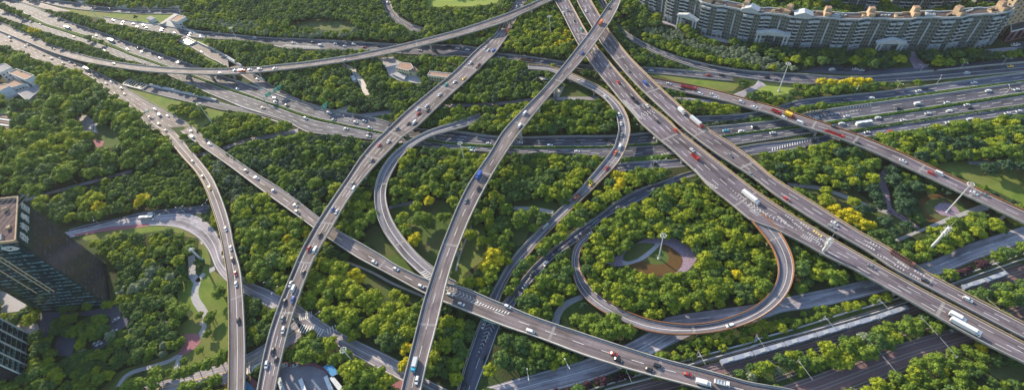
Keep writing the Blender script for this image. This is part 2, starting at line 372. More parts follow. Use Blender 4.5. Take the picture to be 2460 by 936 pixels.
road('V8', 'left one of the two wide parallel viaducts running to the lower right', 'c360,-60,8 c385,0 c440,90 c490,190 c560,322,9 c620,412 c700,522 c790,625 c860,715,9 E240,420 E330,545 E470,665 E640,820,9.3 E790,928 G1400,432 G1600,605 g1470,430 g1600,530 g1700,615 g1814,705,9.5 h100,690 h200,742 h300,790 h400,838 h500,900 h560,936 l700,68,9.5 l850,155 l1000,240 l1150,325 l1300,412 l1450,500 l1600,580 l1750,660 l1930,742,9.5 l2040,800',
     'c455,-60 c490,10 c540,102 c600,212 c660,302 c740,402 c830,510 c920,612 c1020,722 E700,490 E880,680 E1060,820 g1400,155 g1500,235 g1600,312 g1700,392 g1814,478 h100,505 h240,600 h400,697 h560,792 h700,870 h800,930 l950,88 l1100,175 l1300,282 l1500,385 l1700,490 l1930,612 l2040,670', kind='viaduct', mat_='deck_asphalt', rails=('concrete', 'ochre_rail'),
     marks=((0.02, S_), (0.27, D), (0.5, D), (0.73, D), (0.975, S_)), joints=(0.1, 0.24, 0.45, 0.53, 0.68, 0.8, 0.92))
road('V9', 'right one of the two wide parallel viaducts running to the lower right', 'c520,-60,8 c545,0 c580,72 c640,172 c700,280,9 c770,375 c860,482 c960,592 c1080,708,9 E830,530 E1070,735,9.3 g1400,108 g1540,212 g1700,315 g1814,390 h150,468 h300,568,9.5 h450,665 h600,755 h750,842 h880,915 l1000,82,9.5 l1200,188 l1400,295 l1600,400 l1800,505 l1930,572,9.5 l2040,630',
     'c610,-60 c640,5 c690,92 c750,192 c830,302 c920,412 c1030,522 c1130,622 c1250,732 c1350,822 c1440,892 c1500,940 g1560,90 g1700,190 g1814,275 h130,348 h300,458 h450,550 h600,648 h750,742 h900,825 h1050,908 l1200,92 l1400,200 l1600,303 l1800,405 l1930,472 l2040,530', kind='viaduct', mat_='deck_asphalt', rails=('concrete', 'ochre_rail'),
     marks=((0.03, S_), (0.35, D), (0.66, D), (0.95, S_)), joints=(0.08, 0.3, 0.42, 0.55, 0.64, 0.78, 0.9))
road('V5', 'low viaduct slanting from the left down to the bottom right edge', 'e1345,10,2 e1450,100,4 e1600,207,5 e1814,355,6 f200,440,6.5 f380,572,7 f490,658 f600,735 f750,818 f940,930 j1000,50 j1100,100,7 j1270,175 j1400,192 j1550,238 j1700,308,7.5 j1814,350 k200,412 k400,482 k600,548,8 k850,630 k1100,710 k1300,762 k1500,815 k1700,872 k1814,905 l150,903,8 l330,945 l500,985',
     'e1195,-20 e1300,65 e1460,180 e1600,277 e1814,437 f200,540 f340,640 f450,722 f560,800 f700,892 j760,8 j1000,132 j1240,262 j1500,372 j1700,450 j1814,498 k200,540 k400,615 k600,692 k800,755 k1000,815 k1200,866 k1480,940 k1600,970 k1700,990', kind='viaduct', mat_='deck_tan', rails=('concrete', 'concrete'),
     marks=((0.05, S_), (0.5, D), (0.95, S_)), joints=(0.1, 0.22, 0.33, 0.52, 0.6, 0.75, 0.86))
road('V3', 'narrow viaduct bending down the left side past the glass tower', 'a1060,800,1 a1150,880,1.5 a1240,940,2 e1250,75,3 e1340,182,4 e1430,285,6 e1500,385,8 e1550,500,9 e1590,612,9 e1620,722 e1640,840,9 e1665,930 i1690,100,9 i1705,250 i1718,500 i1722,700,9 i1718,936 i1716,1010',
     'a935,775 a1010,850 a1085,925 e1130,50 e1200,125 e1290,232 e1380,330 e1450,455 e1500,595 e1540,720 e1570,850 e1582,936 i1605,150 i1613,350 i1616,600 i1613,936 i1611,1010', kind='viaduct', mat_='deck_tan', rails=('concrete', 'ochre_rail'),
     marks=((0.5, S_), (0.06, S_), (0.94, S_)), joints=(0.2, 0.4, 0.62, 0.8))
road('V6', 'narrow looping connector viaduct round the central lawn', 'f1620,-75,1 f1500,-38,3.5 f1420,-5,5 f1330,20 f1250,50,6.5 f1130,112 f1010,202,7 f930,308 f893,400 f880,500,7 f890,600 f920,700 f970,792 f1040,880,7 j1075,2 j1160,82 j1245,160,7 j1330,215,7.1 j1400,250',
     'f1640,-20 f1520,12 f1440,34 f1350,56 f1262,82 f1150,150 f1060,232 f1000,332 f965,415 f953,485 f965,572 f1000,670 f1060,770 f1140,868 j1190,-2 j1300,88 j1400,155 j1470,190', kind='viaduct', mat_='deck_grey', marks=((0.5, S_, dict(w=0.22)), (0.06, S_), (0.94, S_)), joints=(0.2, 0.5, 0.78))
road('V7', 'curving ramp viaduct swinging over the highway and down to the bottom', 'c200,458,3 c350,470,4 c480,510,5.5 c600,560,7 c720,622,7.5 c820,702,8 c880,782 c910,862 c918,930,8 g915,50,8 g905,110,7.5 g870,200,7 g820,283,6.3 g720,385,5 g625,482,4.2 g510,592,3 g410,692,2 g300,800,1 g190,930,0.7 k130,60,0.6 k67,147,0.5 k20,250,0.5 k-8,330,0.5',
     'c200,490 c340,500 c450,543 c560,590 c680,650 c760,712 c805,775 c832,842 c842,936 g835,50 g810,158 g740,250 g640,370 g540,482 g430,590 g330,682 g220,795 g90,936 k50,75 k0,165 k-40,235 k-76,305', kind='viaduct', mat_='deck_grey', rails=('ochre_rail', 'concrete'),
     marks=((0.4, S_), (0.06, S_), (0.94, S_)), joints=(0.12, 0.3, 0.42, 0.5, 0.58, 0.68, 0.8))
road('V11', 'right hand viaduct crossing above the highway towards the right edge', 'c1060,548,1 c1200,575,1.5 c1400,612,2 c1600,660,3.5 c1814,722,5 d150,745,6 d300,792,7 d450,842,8 d600,893,8 d700,936 h700,50,8 h900,130 h1100,215 h1300,310,8 h1500,402 h1700,500 h1930,605,8 h2040,655',
     'c1090,600 c1250,640 c1400,672 c1600,718 c1814,782 d150,802 d300,865 d500,932 h500,45 h700,122 h900,204 h1100,297 h1300,390 h1500,485 h1700,580 h1930,690 h2040,745', kind='viaduct', mat_='deck_asphalt', rails=('rust_rail', 'concrete'),
     marks=((0.5, D), (0.06, S_), (0.94, S_)), joints=(0.15, 0.35, 0.5, 0.62, 0.78, 0.88))
road('V12', 'teardrop loop ramp with an orange outer parapet', 'h85,625,9.4 h130,665,9.3 h190,725,9 h250,815,9 h285,890,8.5 l305,10,8 l312,80,8 l300,180,7.5 l250,280 l150,378,7 l0,463,6.5 k1650,498,6 k1500,530,5.5 k1300,547,5 k1150,540 k1000,512,4 k850,452,3.5 k700,372,3 k590,285,2.2 k540,205,1.6 k515,115,1.1 k503,0,0.8 g520,880,0.6 g560,800,0.4 g640,745,0.3',
     'h5,655 h60,722 h125,800 h170,870 h195,936 l212,80 l197,180 l142,270 l60,340 l0,384 k1700,402 k1550,455 k1350,483 k1150,468 k1000,433 k850,370 k720,290 k620,195 k562,100 k553,0 g560,890 g595,830 g665,775', kind='viaduct', mat_='deck_grey', rails=('rust_rail', 'rust_rail'),
     marks=((0.42, S_), (0.06, S_), (0.94, S_)), joints=(0.08, 0.5))
ROADS['V12'].pstep = 22
# --- ground roads
road('R1', 'wide sunlit expressway along the upper left', 'a-40,190,0.06 a0,222 a200,308 a400,393 a600,470 a750,543 a860,605 a1000,690 a1150,773 a1290,852 e1345,8', 'a-40,300 a0,315 a200,395 a350,450 a560,505 a680,570 a745,640 a850,700 a935,770 a1010,840 a1085,905', mat_='deck_tan', marks=((0.03, S_), (0.27, D), (0.5, D), (0.73, D), (0.96, S_)))
road('HN', 'northern carriageway of the main highway', 'A100,-25,0.06 A160,0 A450,92 A720,212 A1080,350 A1400,452 A1814,602 B500,782 B940,936 C150,240 C480,345 C650,400 C850,460 C1050,520 C1300,600 C1600,700 D0,125 D260,185 D500,215 D800,292 D960,345 D1200,392 D1400,425 D1814,447 f1740,87 g110,92 g500,82 g830,80 g1060,56 E1300,630 E1814,577 d200,850 d420,795 d850,732 d1300,672 d1930,582 d2050,565',
     'A-60,-10 A0,25 A350,190 A640,330 A820,385 A1250,508 A1640,650 A1814,738 B270,828 B520,920 C0,312 C200,390 C450,470 C700,560 C800,608 C1000,658 C1200,735 C1450,815 C1680,875 D0,275 D380,370 D620,410 D840,460 D1100,510 D1400,548 D1814,600 g100,148 g500,150 g700,150 g920,137 g1200,118 E1450,742 E1814,690 h370,3 d500,860 d1000,790 d1500,715 d1930,650 d2050,632', marks=((0.05, S_), (0.36, D), (0.66, D), (0.95, S_)), smoothk=3)
road('HS', 'southern carriageway of the main highway', 'A-60,95,0.06 A0,130 A350,265 A640,370 A850,435 A1250,570 A1640,700 A1814,775 B270,868 B500,950 C0,350 C200,425 C450,505 C750,605 C1000,700 C1200,775 C1450,855 C1700,915 D0,305 D380,395 D600,435 D840,490 D1100,540 D1400,580 D1814,635 g100,168 g500,168 g700,165 g920,152 g1200,135 E1450,765 E1814,722 h150,45 h370,22 d500,885 d1000,812 d1500,738 d1930,668 d2050,650',
     'A-60,200 A0,235 A300,335 A700,470 A1000,555 A1300,650 A1814,870 a980,440 C0,490 C250,590 C450,680 C700,760 C1000,850 C1200,936 f0,0 f200,20 f420,55 f700,85 f870,105 f1050,130 f1250,155 f1450,170 f1690,190 g60,205 g500,198 g760,232 g900,238 g1100,215 g1250,203 h0,122 h450,52 d660,912 d1100,850 d1500,790 d1930,735 d2050,715', marks=((0.05, S_), (0.36, D), (0.66, D), (0.95, S_)), smoothk=3)
road('N4', 'shaded side carriageway south of the main highway', 'G100,640,0.06 G490,500 G1000,458 G1400,430 h0,150 h250,120 h480,90 h720,35 d900,900 d1200,860 d1930,750 d2050,730', 'G80,705 G420,600 G1000,555 G1480,520 h0,215 h300,170 h600,115 h830,80 d1400,872 d1930,792 d2050,775', marks=((0.06, S_), (0.5, D), (0.94, S_)), mat_='shade_blue_asphalt')
road('N1', 'shaded narrow carriageway below the yellow trees on the right', 'E1130,475,0.06 E1814,440 d200,752 d370,706 d700,672 d1000,640 d1400,586 d1930,515 d2050,497', 'E1180,545 E1814,495 d200,790 d380,738 d800,708 d1100,672 d1400,628 d1930,562 d2050,545', marks=((0.06, S_), (0.5, D), (0.94, S_)), mat_='shade_blue_asphalt')
road('N0', 'road curving along the front of the apartment grounds', 'c675,-40,0.06 c695,10 c735,72 c795,140 c875,215 c980,285 c1100,347 c1250,403 c1450,455 c1650,490 c1814,508 d330,522 d700,545 d1000,528 d1300,500 d1600,470 d1930,440 d2050,430',
     'c715,-40 c738,0 c770,70 c800,160 c862,237 c950,302 c1080,372 c1200,420 c1400,485 c1600,530 c1814,560 d330,590 d700,585 d1000,575 d1300,560 d1600,532 d1930,502 d2050,495', marks=((0.05, S_), (0.55, S_), (0.95, S_)))
road('NR', 'northern link road passing under the viaducts', 'A1450,240,0.05 A1814,300 B400,350 B680,388 B940,438 B1300,475 B1814,528 b300,275 b600,290 b1040,315 b1500,325 F60,397 F300,430 F600,462 F1030,530 F1260,562 F1500,600 c1020,478 c1200,490 c1450,512 c1640,530',
     'A1500,330 A1814,375 B300,440 B650,490 B1050,545 B1400,560 B1814,590 b250,342 b480,350 b850,358 b1050,378 b1400,395 b1560,405 F0,455 F250,480 F400,505 F650,545 F960,590 F1200,615 F1480,655 c1000,512 c1150,522 c1400,548 c1640,570', marks=((0.06, S_), (0.5, D), (0.94, S_)))
road('TOP', 'road below the pale retaining wall at the top left', 'A540,-30,0.06 A700,5 A1080,45 A1300,92 A1814,132 B400,140 B800,152', 'A430,-10 A750,72 A1000,120 A1300,155 A1814,190 B500,200 B810,195', marks=((0.07, S_), (0.5, D), (0.93, S_)))
road('TAN', 'sunlit pale road strip at the top left', 'A330,-25,0.05 A600,48 A850,120 A1000,160', 'A170,-15 A450,75 A660,135 A800,165', mat_='deck_tan', marks=((0.1, S_),))
road('R4', 'sunken road coming out of the upper tunnel portal', 'B960,600,0.075 B1300,760 B1580,936 C250,0 C500,132 C640,225 C780,310 C1000,430 C1200,540 C1400,620 C1600,690 C1814,742 D250,180', 'B860,655 B1000,740 B1200,860 B1330,936 C50,0 C290,145 C460,235 C640,350 C800,430 C930,500 C1250,620 C1500,700 C1700,755 D230,205', mat_='deck_tan', marks=((0.06, S_), (0.9, S_)))
road('R5', 'sunken road coming out of the lower tunnel portal', 'a1040,600,0.07 a1300,657 a1530,715 C430,690 C800,790 C1160,905', 'a1000,637 a1200,688 a1480,752 C200,735 C400,745 C800,812 C1160,925', mat_='asphalt', marks=((0.06, S_), (0.94, S_)))
road('GB', 'small curved road through the wood at the top', 'b915,-30,0.06 b928,10 b950,70 b1010,150 b1100,202 b1190,232', 'b975,-30 b985,5 b1005,65 b1060,130 b1150,180 b1235,208', marks=((0.5, D), (0.08, S_), (0.92, S_)))
road('SL', 'side road leading down to the grass island on the right', 'c1640,665,0.05 c1814,590 d60,560', 'c1700,700 d0,655 d160,582', mat_='street')
road('GA', 'dark road curving round the wooded loop', 'g1385,325,0.06 g1300,345 g1150,400 g950,470 g800,560 g700,640 g560,730 g420,840 g310,930 k230,80 k150,180 k60,290 k-30,400', 'g1400,348 g1250,392 g1090,468 g1000,530 g880,580 g720,662 g640,745 g500,850 g370,936 k340,62 k260,135 k180,232 k100,350 k60,420', mat_='shade_blue_asphalt', marks=((0.07, S_), (0.5, D), (0.93, S_)))
road('BOT', 'sunken road leaving the bottom edge below the low viaduct', 'j1830,350,0.06 j1780,440 j1740,530 j1690,682 j1640,800 j1590,936 j1570,1000', 'j1690,330 j1640,420 j1570,600 j1520,750 j1465,936 j1450,1000', mat_='shade_blue_asphalt', marks=((0.05, S_), (0.42, D), (0.95, S_)))
road('GD', 'cross street at the lower left with zebra crossings', 'i800,955,0.05 i1140,872 i1300,830 i1612,732 i1814,645 j130,590 j260,505 j330,440', 'i900,1010 i1300,936 i1500,900 i1814,880 j100,760 j250,640 j400,560 j480,520', mat_='street', marks=((0.2, S_), (0.5, 's', dict(y=1, w=0.4)), (0.35, D), (0.75, D)))
road('GC', 'old grey street from the bend at the left down to the bottom', 'e300,775,0.055 e520,742 e800,672 e1000,640 e1300,620 e1400,645 e1500,720 e1560,830 i1570,0 i1700,130 j0,178 j150,235 j200,268 j330,325 j450,412 j600,510 j800,610 j1000,702 j1110,770 j1230,850 j1400,936 j1480,970', 'e300,815 e530,782 e800,728 e1050,705 e1250,720 e1380,782 e1450,860 e1490,936 i1520,100 i1600,182 j-50,250 j0,285 j170,372 j300,445 j500,560 j640,642 j900,785 j1080,875 j1200,940 j1300,990', mat_='street', marks=((0.5, S_, dict(w=0.22)), (0.08, S_, dict(w=0.22)), (0.92, S_, dict(w=0.22))))
road('GF', 'dark street with buses behind the trees at the left', 'e480,735,0.045 e640,690 e850,650 e1000,612 e1300,578 e1480,560', 'e500,765 e700,735 e850,700 e1000,660 e1300,628 e1480,620', mat_='shade_blue_asphalt', marks=((0.5, D), (0.1, S_)))
road('GBR', 'grey road under the twin viaducts at the lower right', 'k1170,430,0.05 k1300,400 k1500,375 k1814,330 l300,275 l600,215 l900,140 l1200,50 l1340,5 h1500,850 h1930,710 h2050,665', 'k1150,492 k1350,492 k1814,462 l200,392 l450,360 l700,305 l1000,235 l1200,172 l1350,120 l1650,2 h1930,830 h2050,790', mat_='street', marks=((0.45, D), (0.88, S_)))
road('GBL', 'grey road under the low viaduct at the bottom', 'k1150,470,0.045 k1050,530 k860,630 k700,690 k600,722 k450,765 k200,833 k0,892 k-90,915', 'k1340,545 k1080,682 k950,750 k880,785 k740,840 k600,882 k400,936 k200,985', mat_='street', marks=((0.08, S_), (0.5, S_, dict(w=0.22)), (0.92, S_)))
road('PED', 'short curved path by the loop ramp', 'k585,262,0.05 k500,290 k430,325 k385,375 k362,470', 'k590,295 k530,322 k470,350 k430,400 k415,490', mat_='paving')
for r_ in list(ROADS.values()): pass
SHORT = dict(V1='the long narrow viaduct', V2='the broad curving viaduct', V4='the highest viaduct', V8='the left twin viaduct', V9='the right twin viaduct', V5='the low slanting viaduct', V3='the narrow left viaduct', V6='the looping connector', V7='the curving ramp viaduct', V11='the right hand viaduct', V12='the teardrop loop', R1='the sunlit expressway', HN='the northern highway carriageway', HS='the southern highway carriageway', N4='the shaded lower side carriageway', N1='the shaded upper side carriageway', N0='the road below the apartments', NR='the northern link road', TOP='the top left road', TAN='the pale top left strip', R4='the upper sunken road', R5='the lower sunken road', GB='the curved wood road', GA='the dark road round the loop', BOT='the bottom sunken road', GD='the cross street', GC='the old grey street', GF='the dark bus street', GBR='the grey road at the lower right', GBL='the grey bottom road', SL='the side road', PED='the short path')
for r_ in ROADS.values(): r_.obj = build_road(r_)
def ground_poly(name, s, m, z, kind='structure', sm=False, label=None, mb=None):
    P = poly(s, z, sm); b = mb or MB(); b.sheet(P)
    if mb is None: tag(b.build(name, M[m]), kind=kind, label=label)
g = MB(); g.add([(-1500, -700, 0), (1500, -700, 0), (1500, 1900, 0), (-1500, 1900, 0)], [(0, 1, 2, 3)]); tag(g.build('ground', M['undergrowth']), kind='structure')
OPEN = []      # open (treeless) areas, traced
def lawn(s, m='lawn', z=0.02, name='lawn', sm=True, label=None, op=True):
    if op: OPEN.append(s)
    ground_poly(name, s, m, z, sm=sm, label=label)
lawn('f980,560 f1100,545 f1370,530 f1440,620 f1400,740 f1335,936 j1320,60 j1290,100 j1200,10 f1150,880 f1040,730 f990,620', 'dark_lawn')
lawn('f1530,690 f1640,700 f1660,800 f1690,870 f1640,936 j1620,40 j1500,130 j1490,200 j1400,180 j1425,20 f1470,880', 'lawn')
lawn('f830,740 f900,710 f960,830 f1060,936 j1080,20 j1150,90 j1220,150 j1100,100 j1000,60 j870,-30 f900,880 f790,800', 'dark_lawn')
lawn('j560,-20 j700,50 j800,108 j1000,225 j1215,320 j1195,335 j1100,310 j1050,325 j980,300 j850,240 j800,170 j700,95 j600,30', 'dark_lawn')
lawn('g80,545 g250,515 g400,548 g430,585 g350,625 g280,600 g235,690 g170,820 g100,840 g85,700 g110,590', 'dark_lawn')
lawn('i1250,215 i1320,160 i1400,170 i1440,60 i1520,110 i1600,190 i1612,430 i1614,720 i1480,760 i1300,800 i1230,830 i1000,800 i850,900 i800,936 i700,950 i760,880 i850,800 i1000,750 i1230,665 i1300,580 i1230,520 i1270,480 i1345,420 i1350,380 i1250,330', 'lawn')
lawn('e1400,800 e1440,830 e1478,936 i1480,60 i1440,50 i1410,0 e1390,880', 'lawn', sm=False)
lawn('e560,790 e750,750 e1000,715 e1240,720 e1380,790 e1300,780 e1180,740 e1000,760 e800,770 e700,800 e600,810', 'lawn')
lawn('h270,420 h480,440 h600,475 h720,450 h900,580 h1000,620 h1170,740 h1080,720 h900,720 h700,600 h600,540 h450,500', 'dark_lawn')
lawn('h1270,280 h1560,245 h1700,240 h1960,260 h1960,540 h1700,450 h1450,350', 'lawn')
lawn('b270,165 b450,135 b740,145 b740,190 b640,215 b450,205 b300,185', 'meadow')
lawn('b1240,-60 b1780,-60 b1740,20 b1600,45 b1245,52', 'pitch', sm=False, name='sports_pitch')
lawn('A820,120 A1300,150 A1814,190 B400,200 B620,205 B440,320 B0,318 A1500,270 A1150,215', 'lawn', sm=False)
lawn('B880,560 B1060,590 B1200,650 B1220,740 B1000,620 B930,580', 'lawn', sm=False)
lawn('B650,560 B850,650 B1330,936 B1100,850 B900,700 B700,620', 'lawn', sm=False)
lawn('a880,620 a1000,640 a1210,700 a1480,765 a1640,800 a1650,850 a1500,840 a1350,936 a1250,860 a1100,760 a1000,690', 'lawn', sm=False, op=False)
lawn('a770,540 a870,570 a960,560 a1100,590 a1280,640 a1500,700 a1640,745 a1500,690 a1200,590 a1000,540 a900,520', 'dark_lawn', sm=False, op=False)
lawn('e650,20 e800,0 e870,120 e730,170 e660,170', 'dark_lawn')
lawn('c1080,520 c1400,560 c1700,590 c1640,640 c1450,640 c1200,560', 'lawn', sm=False)
lawn('d20,650 d120,600 d330,620 d270,660 d180,672', 'pitch', sm=False)
lawn('d250,690 d600,690 d1390,590 d1930,512 d1930,505 d1400,560 d1340,590 d900,640 d500,665', 'dark_lawn', sm=False)
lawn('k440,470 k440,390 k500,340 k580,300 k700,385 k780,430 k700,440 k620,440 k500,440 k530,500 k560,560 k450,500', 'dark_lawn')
lawn('c500,510 c640,545 c760,600 c700,600 c600,570', 'lawn', sm=False)
lawn('c400,600 c480,560 c560,600 c680,670 c600,690 c400,690', 'dark_lawn', sm=False)
lawn('h270,420 h300,410', 'lawn') if 0 else None
# loop ring garden
lawn('P110,610 P330,460 P640,270 P760,215 P1000,190 P1250,230 P1420,340 P1585,470 P1500,640 P1390,745 P1250,760 P1100,815 P940,805 P720,775 P560,705 P440,655 P240,665', 'paving', 0.03, 'plaza')
M['plaza_purple'] = mat('plaza_purple', (0.17, 0.12, 0.17), 0.85, col2=(0.30, 0.23, 0.29), nscale=0.9, detail=8)
bpy.data.objects['plaza'].data.materials[0] = M['plaza_purple']
ground_poly('lawn', 'P380,560 P400,470 P520,350 P640,290 P880,300 P900,330 P760,430 P600,540 P440,585', 'dark_lawn', 0.06, sm=True)
ground_poly('flower_bed', 'P440,650 P620,560 P740,480 P900,370 P1000,305 P1100,330 P1240,420 P1320,500 P1335,600 P1280,710 P1150,800 P940,808 P720,775 P560,705', 'flower_red', 0.06, 'stuff', True, 'brown and red flower bed inside the loop ramp')
ground_poly('lawn', 'P700,580 P800,480 P960,370 P1040,400 P1100,480 P1110,560 P1040,620 P900,635 P780,610', 'dark_lawn', 0.09, sm=True)
ground_poly('footpath', 'P360,570 P500,590 P620,540 P740,450 P880,330 P900,300 P1010,290 P950,350 P800,490 P680,570 P560,610 P440,645 P380,640', 'paving', 0.12, sm=True)
# garden circle right
lawn('Q310,380 Q480,280 Q700,235 Q980,290 Q1380,450 Q1230,510 Q700,712 Q560,760 Q480,700 Q420,560 Q380,460', 'flower_red', 0.03, 'flower_bed', False)
ground_poly('lawn', 'Q425,450 Q520,350 Q740,308 Q960,340 Q1130,410 Q1228,512 Q1050,580 Q880,645 Q700,708 Q560,640 Q470,560', 'dark_lawn', 0.06, sm=False)
ground_poly('plaza', 'Q612,480 Q700,415 Q800,405 Q900,425 Q1000,490 Q1055,580 Q880,645 Q740,620 Q640,560', 'plaza_purple', 0.09, sm=False)
lawn('h1050,790 h1240,715 h1420,635 h1620,560 h1690,560 h1680,595 h1500,640 h1400,680 h1180,760 h1060,815 h1000,810', 'paving', 0.05, 'footpath', False)
# paths
PATHS = {}
def path(s, w, m='paving', z=0.05, name='footpath', open_=True, label=None):
    P = catmull(poly(s, z), 5); mb = MB(); line_on(mb, P, w); fix_up(mb); tag(mb.build(name, M[m]), kind='structure', label=label)
    if open_: PATHS[len(PATHS)] = (P, w)
path('i1345,-10 i1350,60 i1352,130 i1385,175 i1370,240 i1375,300 i1420,370 i1450,425', 4.5, 'paving')
path('i1385,175 i1415,140 i1435,118', 3.5)
path('i1410,460 i1440,480 i1400,560 i1360,620 i1290,650 i1250,740 i1240,820', 3)
path('i1250,695 i1180,735 i1050,775 i930,810 i870,850 i830,910', 2.5)
path('e1410,830 e1440,815', 3); path('i1470,100 i1510,80', 3.5)
path('b650,455 b720,490 b775,560 b815,640 b820,670', 5, 'pale_concrete')
path('e180,525 e450,450 e700,385 e930,322', 4, 'street'); path('e1380,215 e1480,192', 4, 'street'); path('e1570,165 e1700,118 e1814,92 f200,68 f340,38', 5, 'street')
path('b640,830 b800,810 b1000,787', 5, 'street'); path('b1320,748 b1600,735 b1814,722 c200,702 c400,695 c700,690', 4, 'street'); path('c1150,690 c1400,705 c1700,735', 4, 'street')
path('g100,582 g250,590 g380,612', 3); path('f980,580 f1060,560 f1150,545', 3, 'street')
path('h270,418 h480,440 h640,490 h760,540 h880,585 h1000,620', 3.2, 'paving'); path('h1040,265 h960,330 h935,400 h960,480 h975,580 h1060,640 h1180,730', 4, 'plaza_purple')
path('h1540,265 h1700,270 h1900,300', 3, 'paving')
path('j640,20 j850,105 j1000,185 j1200,270 j1240,290', 1.5, 'concrete', 0.12)
path('f1560,700 f1520,800 f1470,936 j1450,100', 1.2, 'pale_concrete', 0.12)
def street(s, m='street', z=0.04, name='pavement', label=None): lawn(s, m, z, name, False, label)
street('d550,455 d900,482 d1130,475 d1300,478 d1500,450 d1930,395 d1930,432 d1500,475 d1200,520 d800,525 d550,515 d330,505', 'shade_blue_asphalt', 0.04, 'street')
street('d1110,360 d1160,360 d1180,400 d1260,470 d1160,485 d1130,430', 'plaza_purple', 0.05, 'plaza')
street('d1830,300 d1960,290 d1960,345 d1880,340', 'shade_blue_asphalt', 0.04, 'parking_lot')
street('d1650,350 d1850,330 d1930,340 d1930,352 d1680,378', 'street', 0.05, 'pavement')
street('H240,290 H420,340 H560,400 H430,380 H230,320', 'street', 0.05, 'pavement')
street('H730,450 H860,470 H1210,580 H1160,610 H950,560 H760,480', 'paving', 0.05, 'pavement')
street('e515,770 e780,715 e1050,690 e1040,712 e790,740 e530,780', 'brick_red', 0.09, 'pavement')
street('i1295,540 i1400,540 i1410,600 i1360,650 i1290,690 i1250,690 i1300,600', 'brick_red', 0.06, 'plaza')
street('i1720,860 i1814,960 i1814,1000 i1710,960', 'brick_red', 0.06, 'plaza'); street('j0,830 j60,890 j55,936 j0,960', 'brick_red', 0.06, 'plaza')
street('j190,790 j220,745 j450,740 j540,790 j590,860 j620,936 j640,1010 j160,1010', 'street', 0.05, 'parking_lot')
street('j220,745 j260,740 j450,742 j545,790 j600,860 j585,865 j520,800 j440,768 j230,775', 'brick_red', 0.08, 'pavement')
street('a520,820 a620,810 a660,860 a690,936 a600,936 a570,880', 'paving', 0.05, 'parking_lot'); street('e560,-10 e690,-10 e650,60 e600,60', 'paving', 0.052, 'parking_lot')
street('e655,100 e735,115 e710,165 e660,150', 'brick_red', 0.05, 'plaza')
street('N-20,130 N150,140 N270,200 N210,290 N0,310', 'paving', 0.05, 'plaza'); street('N60,430 N220,390 N310,400 N320,440 N200,510 N60,480', 'paving', 0.05, 'plaza')
street('N340,250 N420,300 N640,300 N980,245 N985,330 N1060,350 N1040,410 N930,470 N890,450 N900,340 N620,330 N440,350 N400,420 N420,530 N330,480 N320,440', 'shade_blue_asphalt', 0.06, 'street')
street('N470,500 N620,490 N580,660 N430,650', 'shade_blue_asphalt', 0.05, 'parking_lot'); street('N740,560 N860,510 N870,560 N780,620', 'shade_blue_asphalt', 0.05, 'parking_lot')
street('b900,410 b1010,400 b1050,430 b1180,470 b1200,560 b1180,585 b1090,580 b980,540 b960,480', 'paving', 0.05, 'courtyard')
street('b1110,560 b1200,560 b1200,585 b1110,585', 'paving', 0.055, 'courtyard')
street('b705,530 b740,530 b760,570 b715,570', 'paving', 0.05, 'courtyard')
street('j1000,900 j1050,870 j1080,860 j1060,936 j1000,960', 'brick_red', 0.05, 'plaza')
street('C0,610 C60,620 C140,640 C420,720 C700,800 C1170,936 C1250,960 C1000,900 C700,810 C370,740 C100,690 C0,680', 'pale_concrete', 0.055, 'pavement')
street('B120,325 B420,325 B430,350 B200,360', 'paving', 0.06, 'pavement')
street('B690,370 B780,375 B960,470 B1080,500 B1060,530 B940,480 B760,410', 'pale_concrete', 0.09, 'pavement')
street('b590,775 b700,735 b680,790', 'pale_concrete', 0.055, 'pavement')
street('c270,535 c340,545 c345,565 c290,560', 'white_wall', 0.06, 'pavement') 
street('c380,650 c440,605 c460,605 c420,680 c380,690', 'pale_concrete', 0.05, 'pavement')
street('k1060,530 k1165,428 k1300,402 k1420,480 k1345,552 k1190,625', 'street', 0.035, 'street')
# railway land
street('k740,960 k1000,880 k1100,850 k1400,772 k1570,730 l0,655 l600,500 l1100,340 l1500,195 l1960,40 l1960,140 l1600,255 l1250,375 l1100,425 l600,590 l200,700 l0,765 k1600,810 k1300,895 k1150,960', 'gravel', 0.04, 'railway_bed')
street('l60,970 l330,872 l650,782 l1000,645 l1250,562 l1500,490 l1700,400 l1960,320 l1960,430 l1700,560 l1600,590 l1200,725 l900,835 l560,960', 'gravel', 0.04, 'railway_bed')
lawn('k600,960 k1000,830 k1270,745 k1814,598 l0,600 l280,525 l700,395 l1060,295 l1410,170 l1900,0 l1960,-10 l1960,35 l1500,190 l1100,330 l600,490 l0,650 k1560,725 k1400,765 k1100,840 k800,936', 'dark_lawn', 0.025, 'lawn', False)
lawn('l1640,740 l1930,760 l1960,850 l1800,870 l1700,830', 'meadow', 0.03, 'rough_ground')
OPEN.append('k1560,740 k1814,650 l300,560 l1160,310 l1160,350 l300,600 l0,700 k1580,760')
# rails
def rails(s, n, gap, label=None):
    P = resample(catmull(poly(s, 0.0), 4), step=6); T = np.gradient(P[:, :2], axis=0); T /= np.linalg.norm(T, axis=1)[:, None]; N = np.stack([-T[:, 1], T[:, 0], np.zeros(len(T))], -1)
    for k in range(n):
        c = P + N * ((k - (n - 1) / 2) * gap); root = None
        sl = MB()
        for i in range(0, len(c) - 1):
            for q in np.linspace(0, 1, 7)[:-1]:
                p = c[i] * (1 - q) + c[i+1] * q; sl.box(p[0], p[1], 0.05, 0.35, 2.6, 0.09, math.atan2(T[i, 1], T[i, 0]))
        root = sl.build('railway_track', M['sleeper']); tag(root, kind='structure')
        for o in (-0.72, 0.72):
            rb = MB(); q = c + N * o; u = np.array([0, 0, 1.0])
            rb.strip(q + N * .10 + u * .3, q - N * .10 + u * .3); rb.strip(q - N * .10 + u * .3, q - N * .10 + u * .1); rb.strip(q + N * .06 + u * .1, q + N * .06 + u * .3)
            rb.build('rail', M['rail_steel'], root)
    return P, N
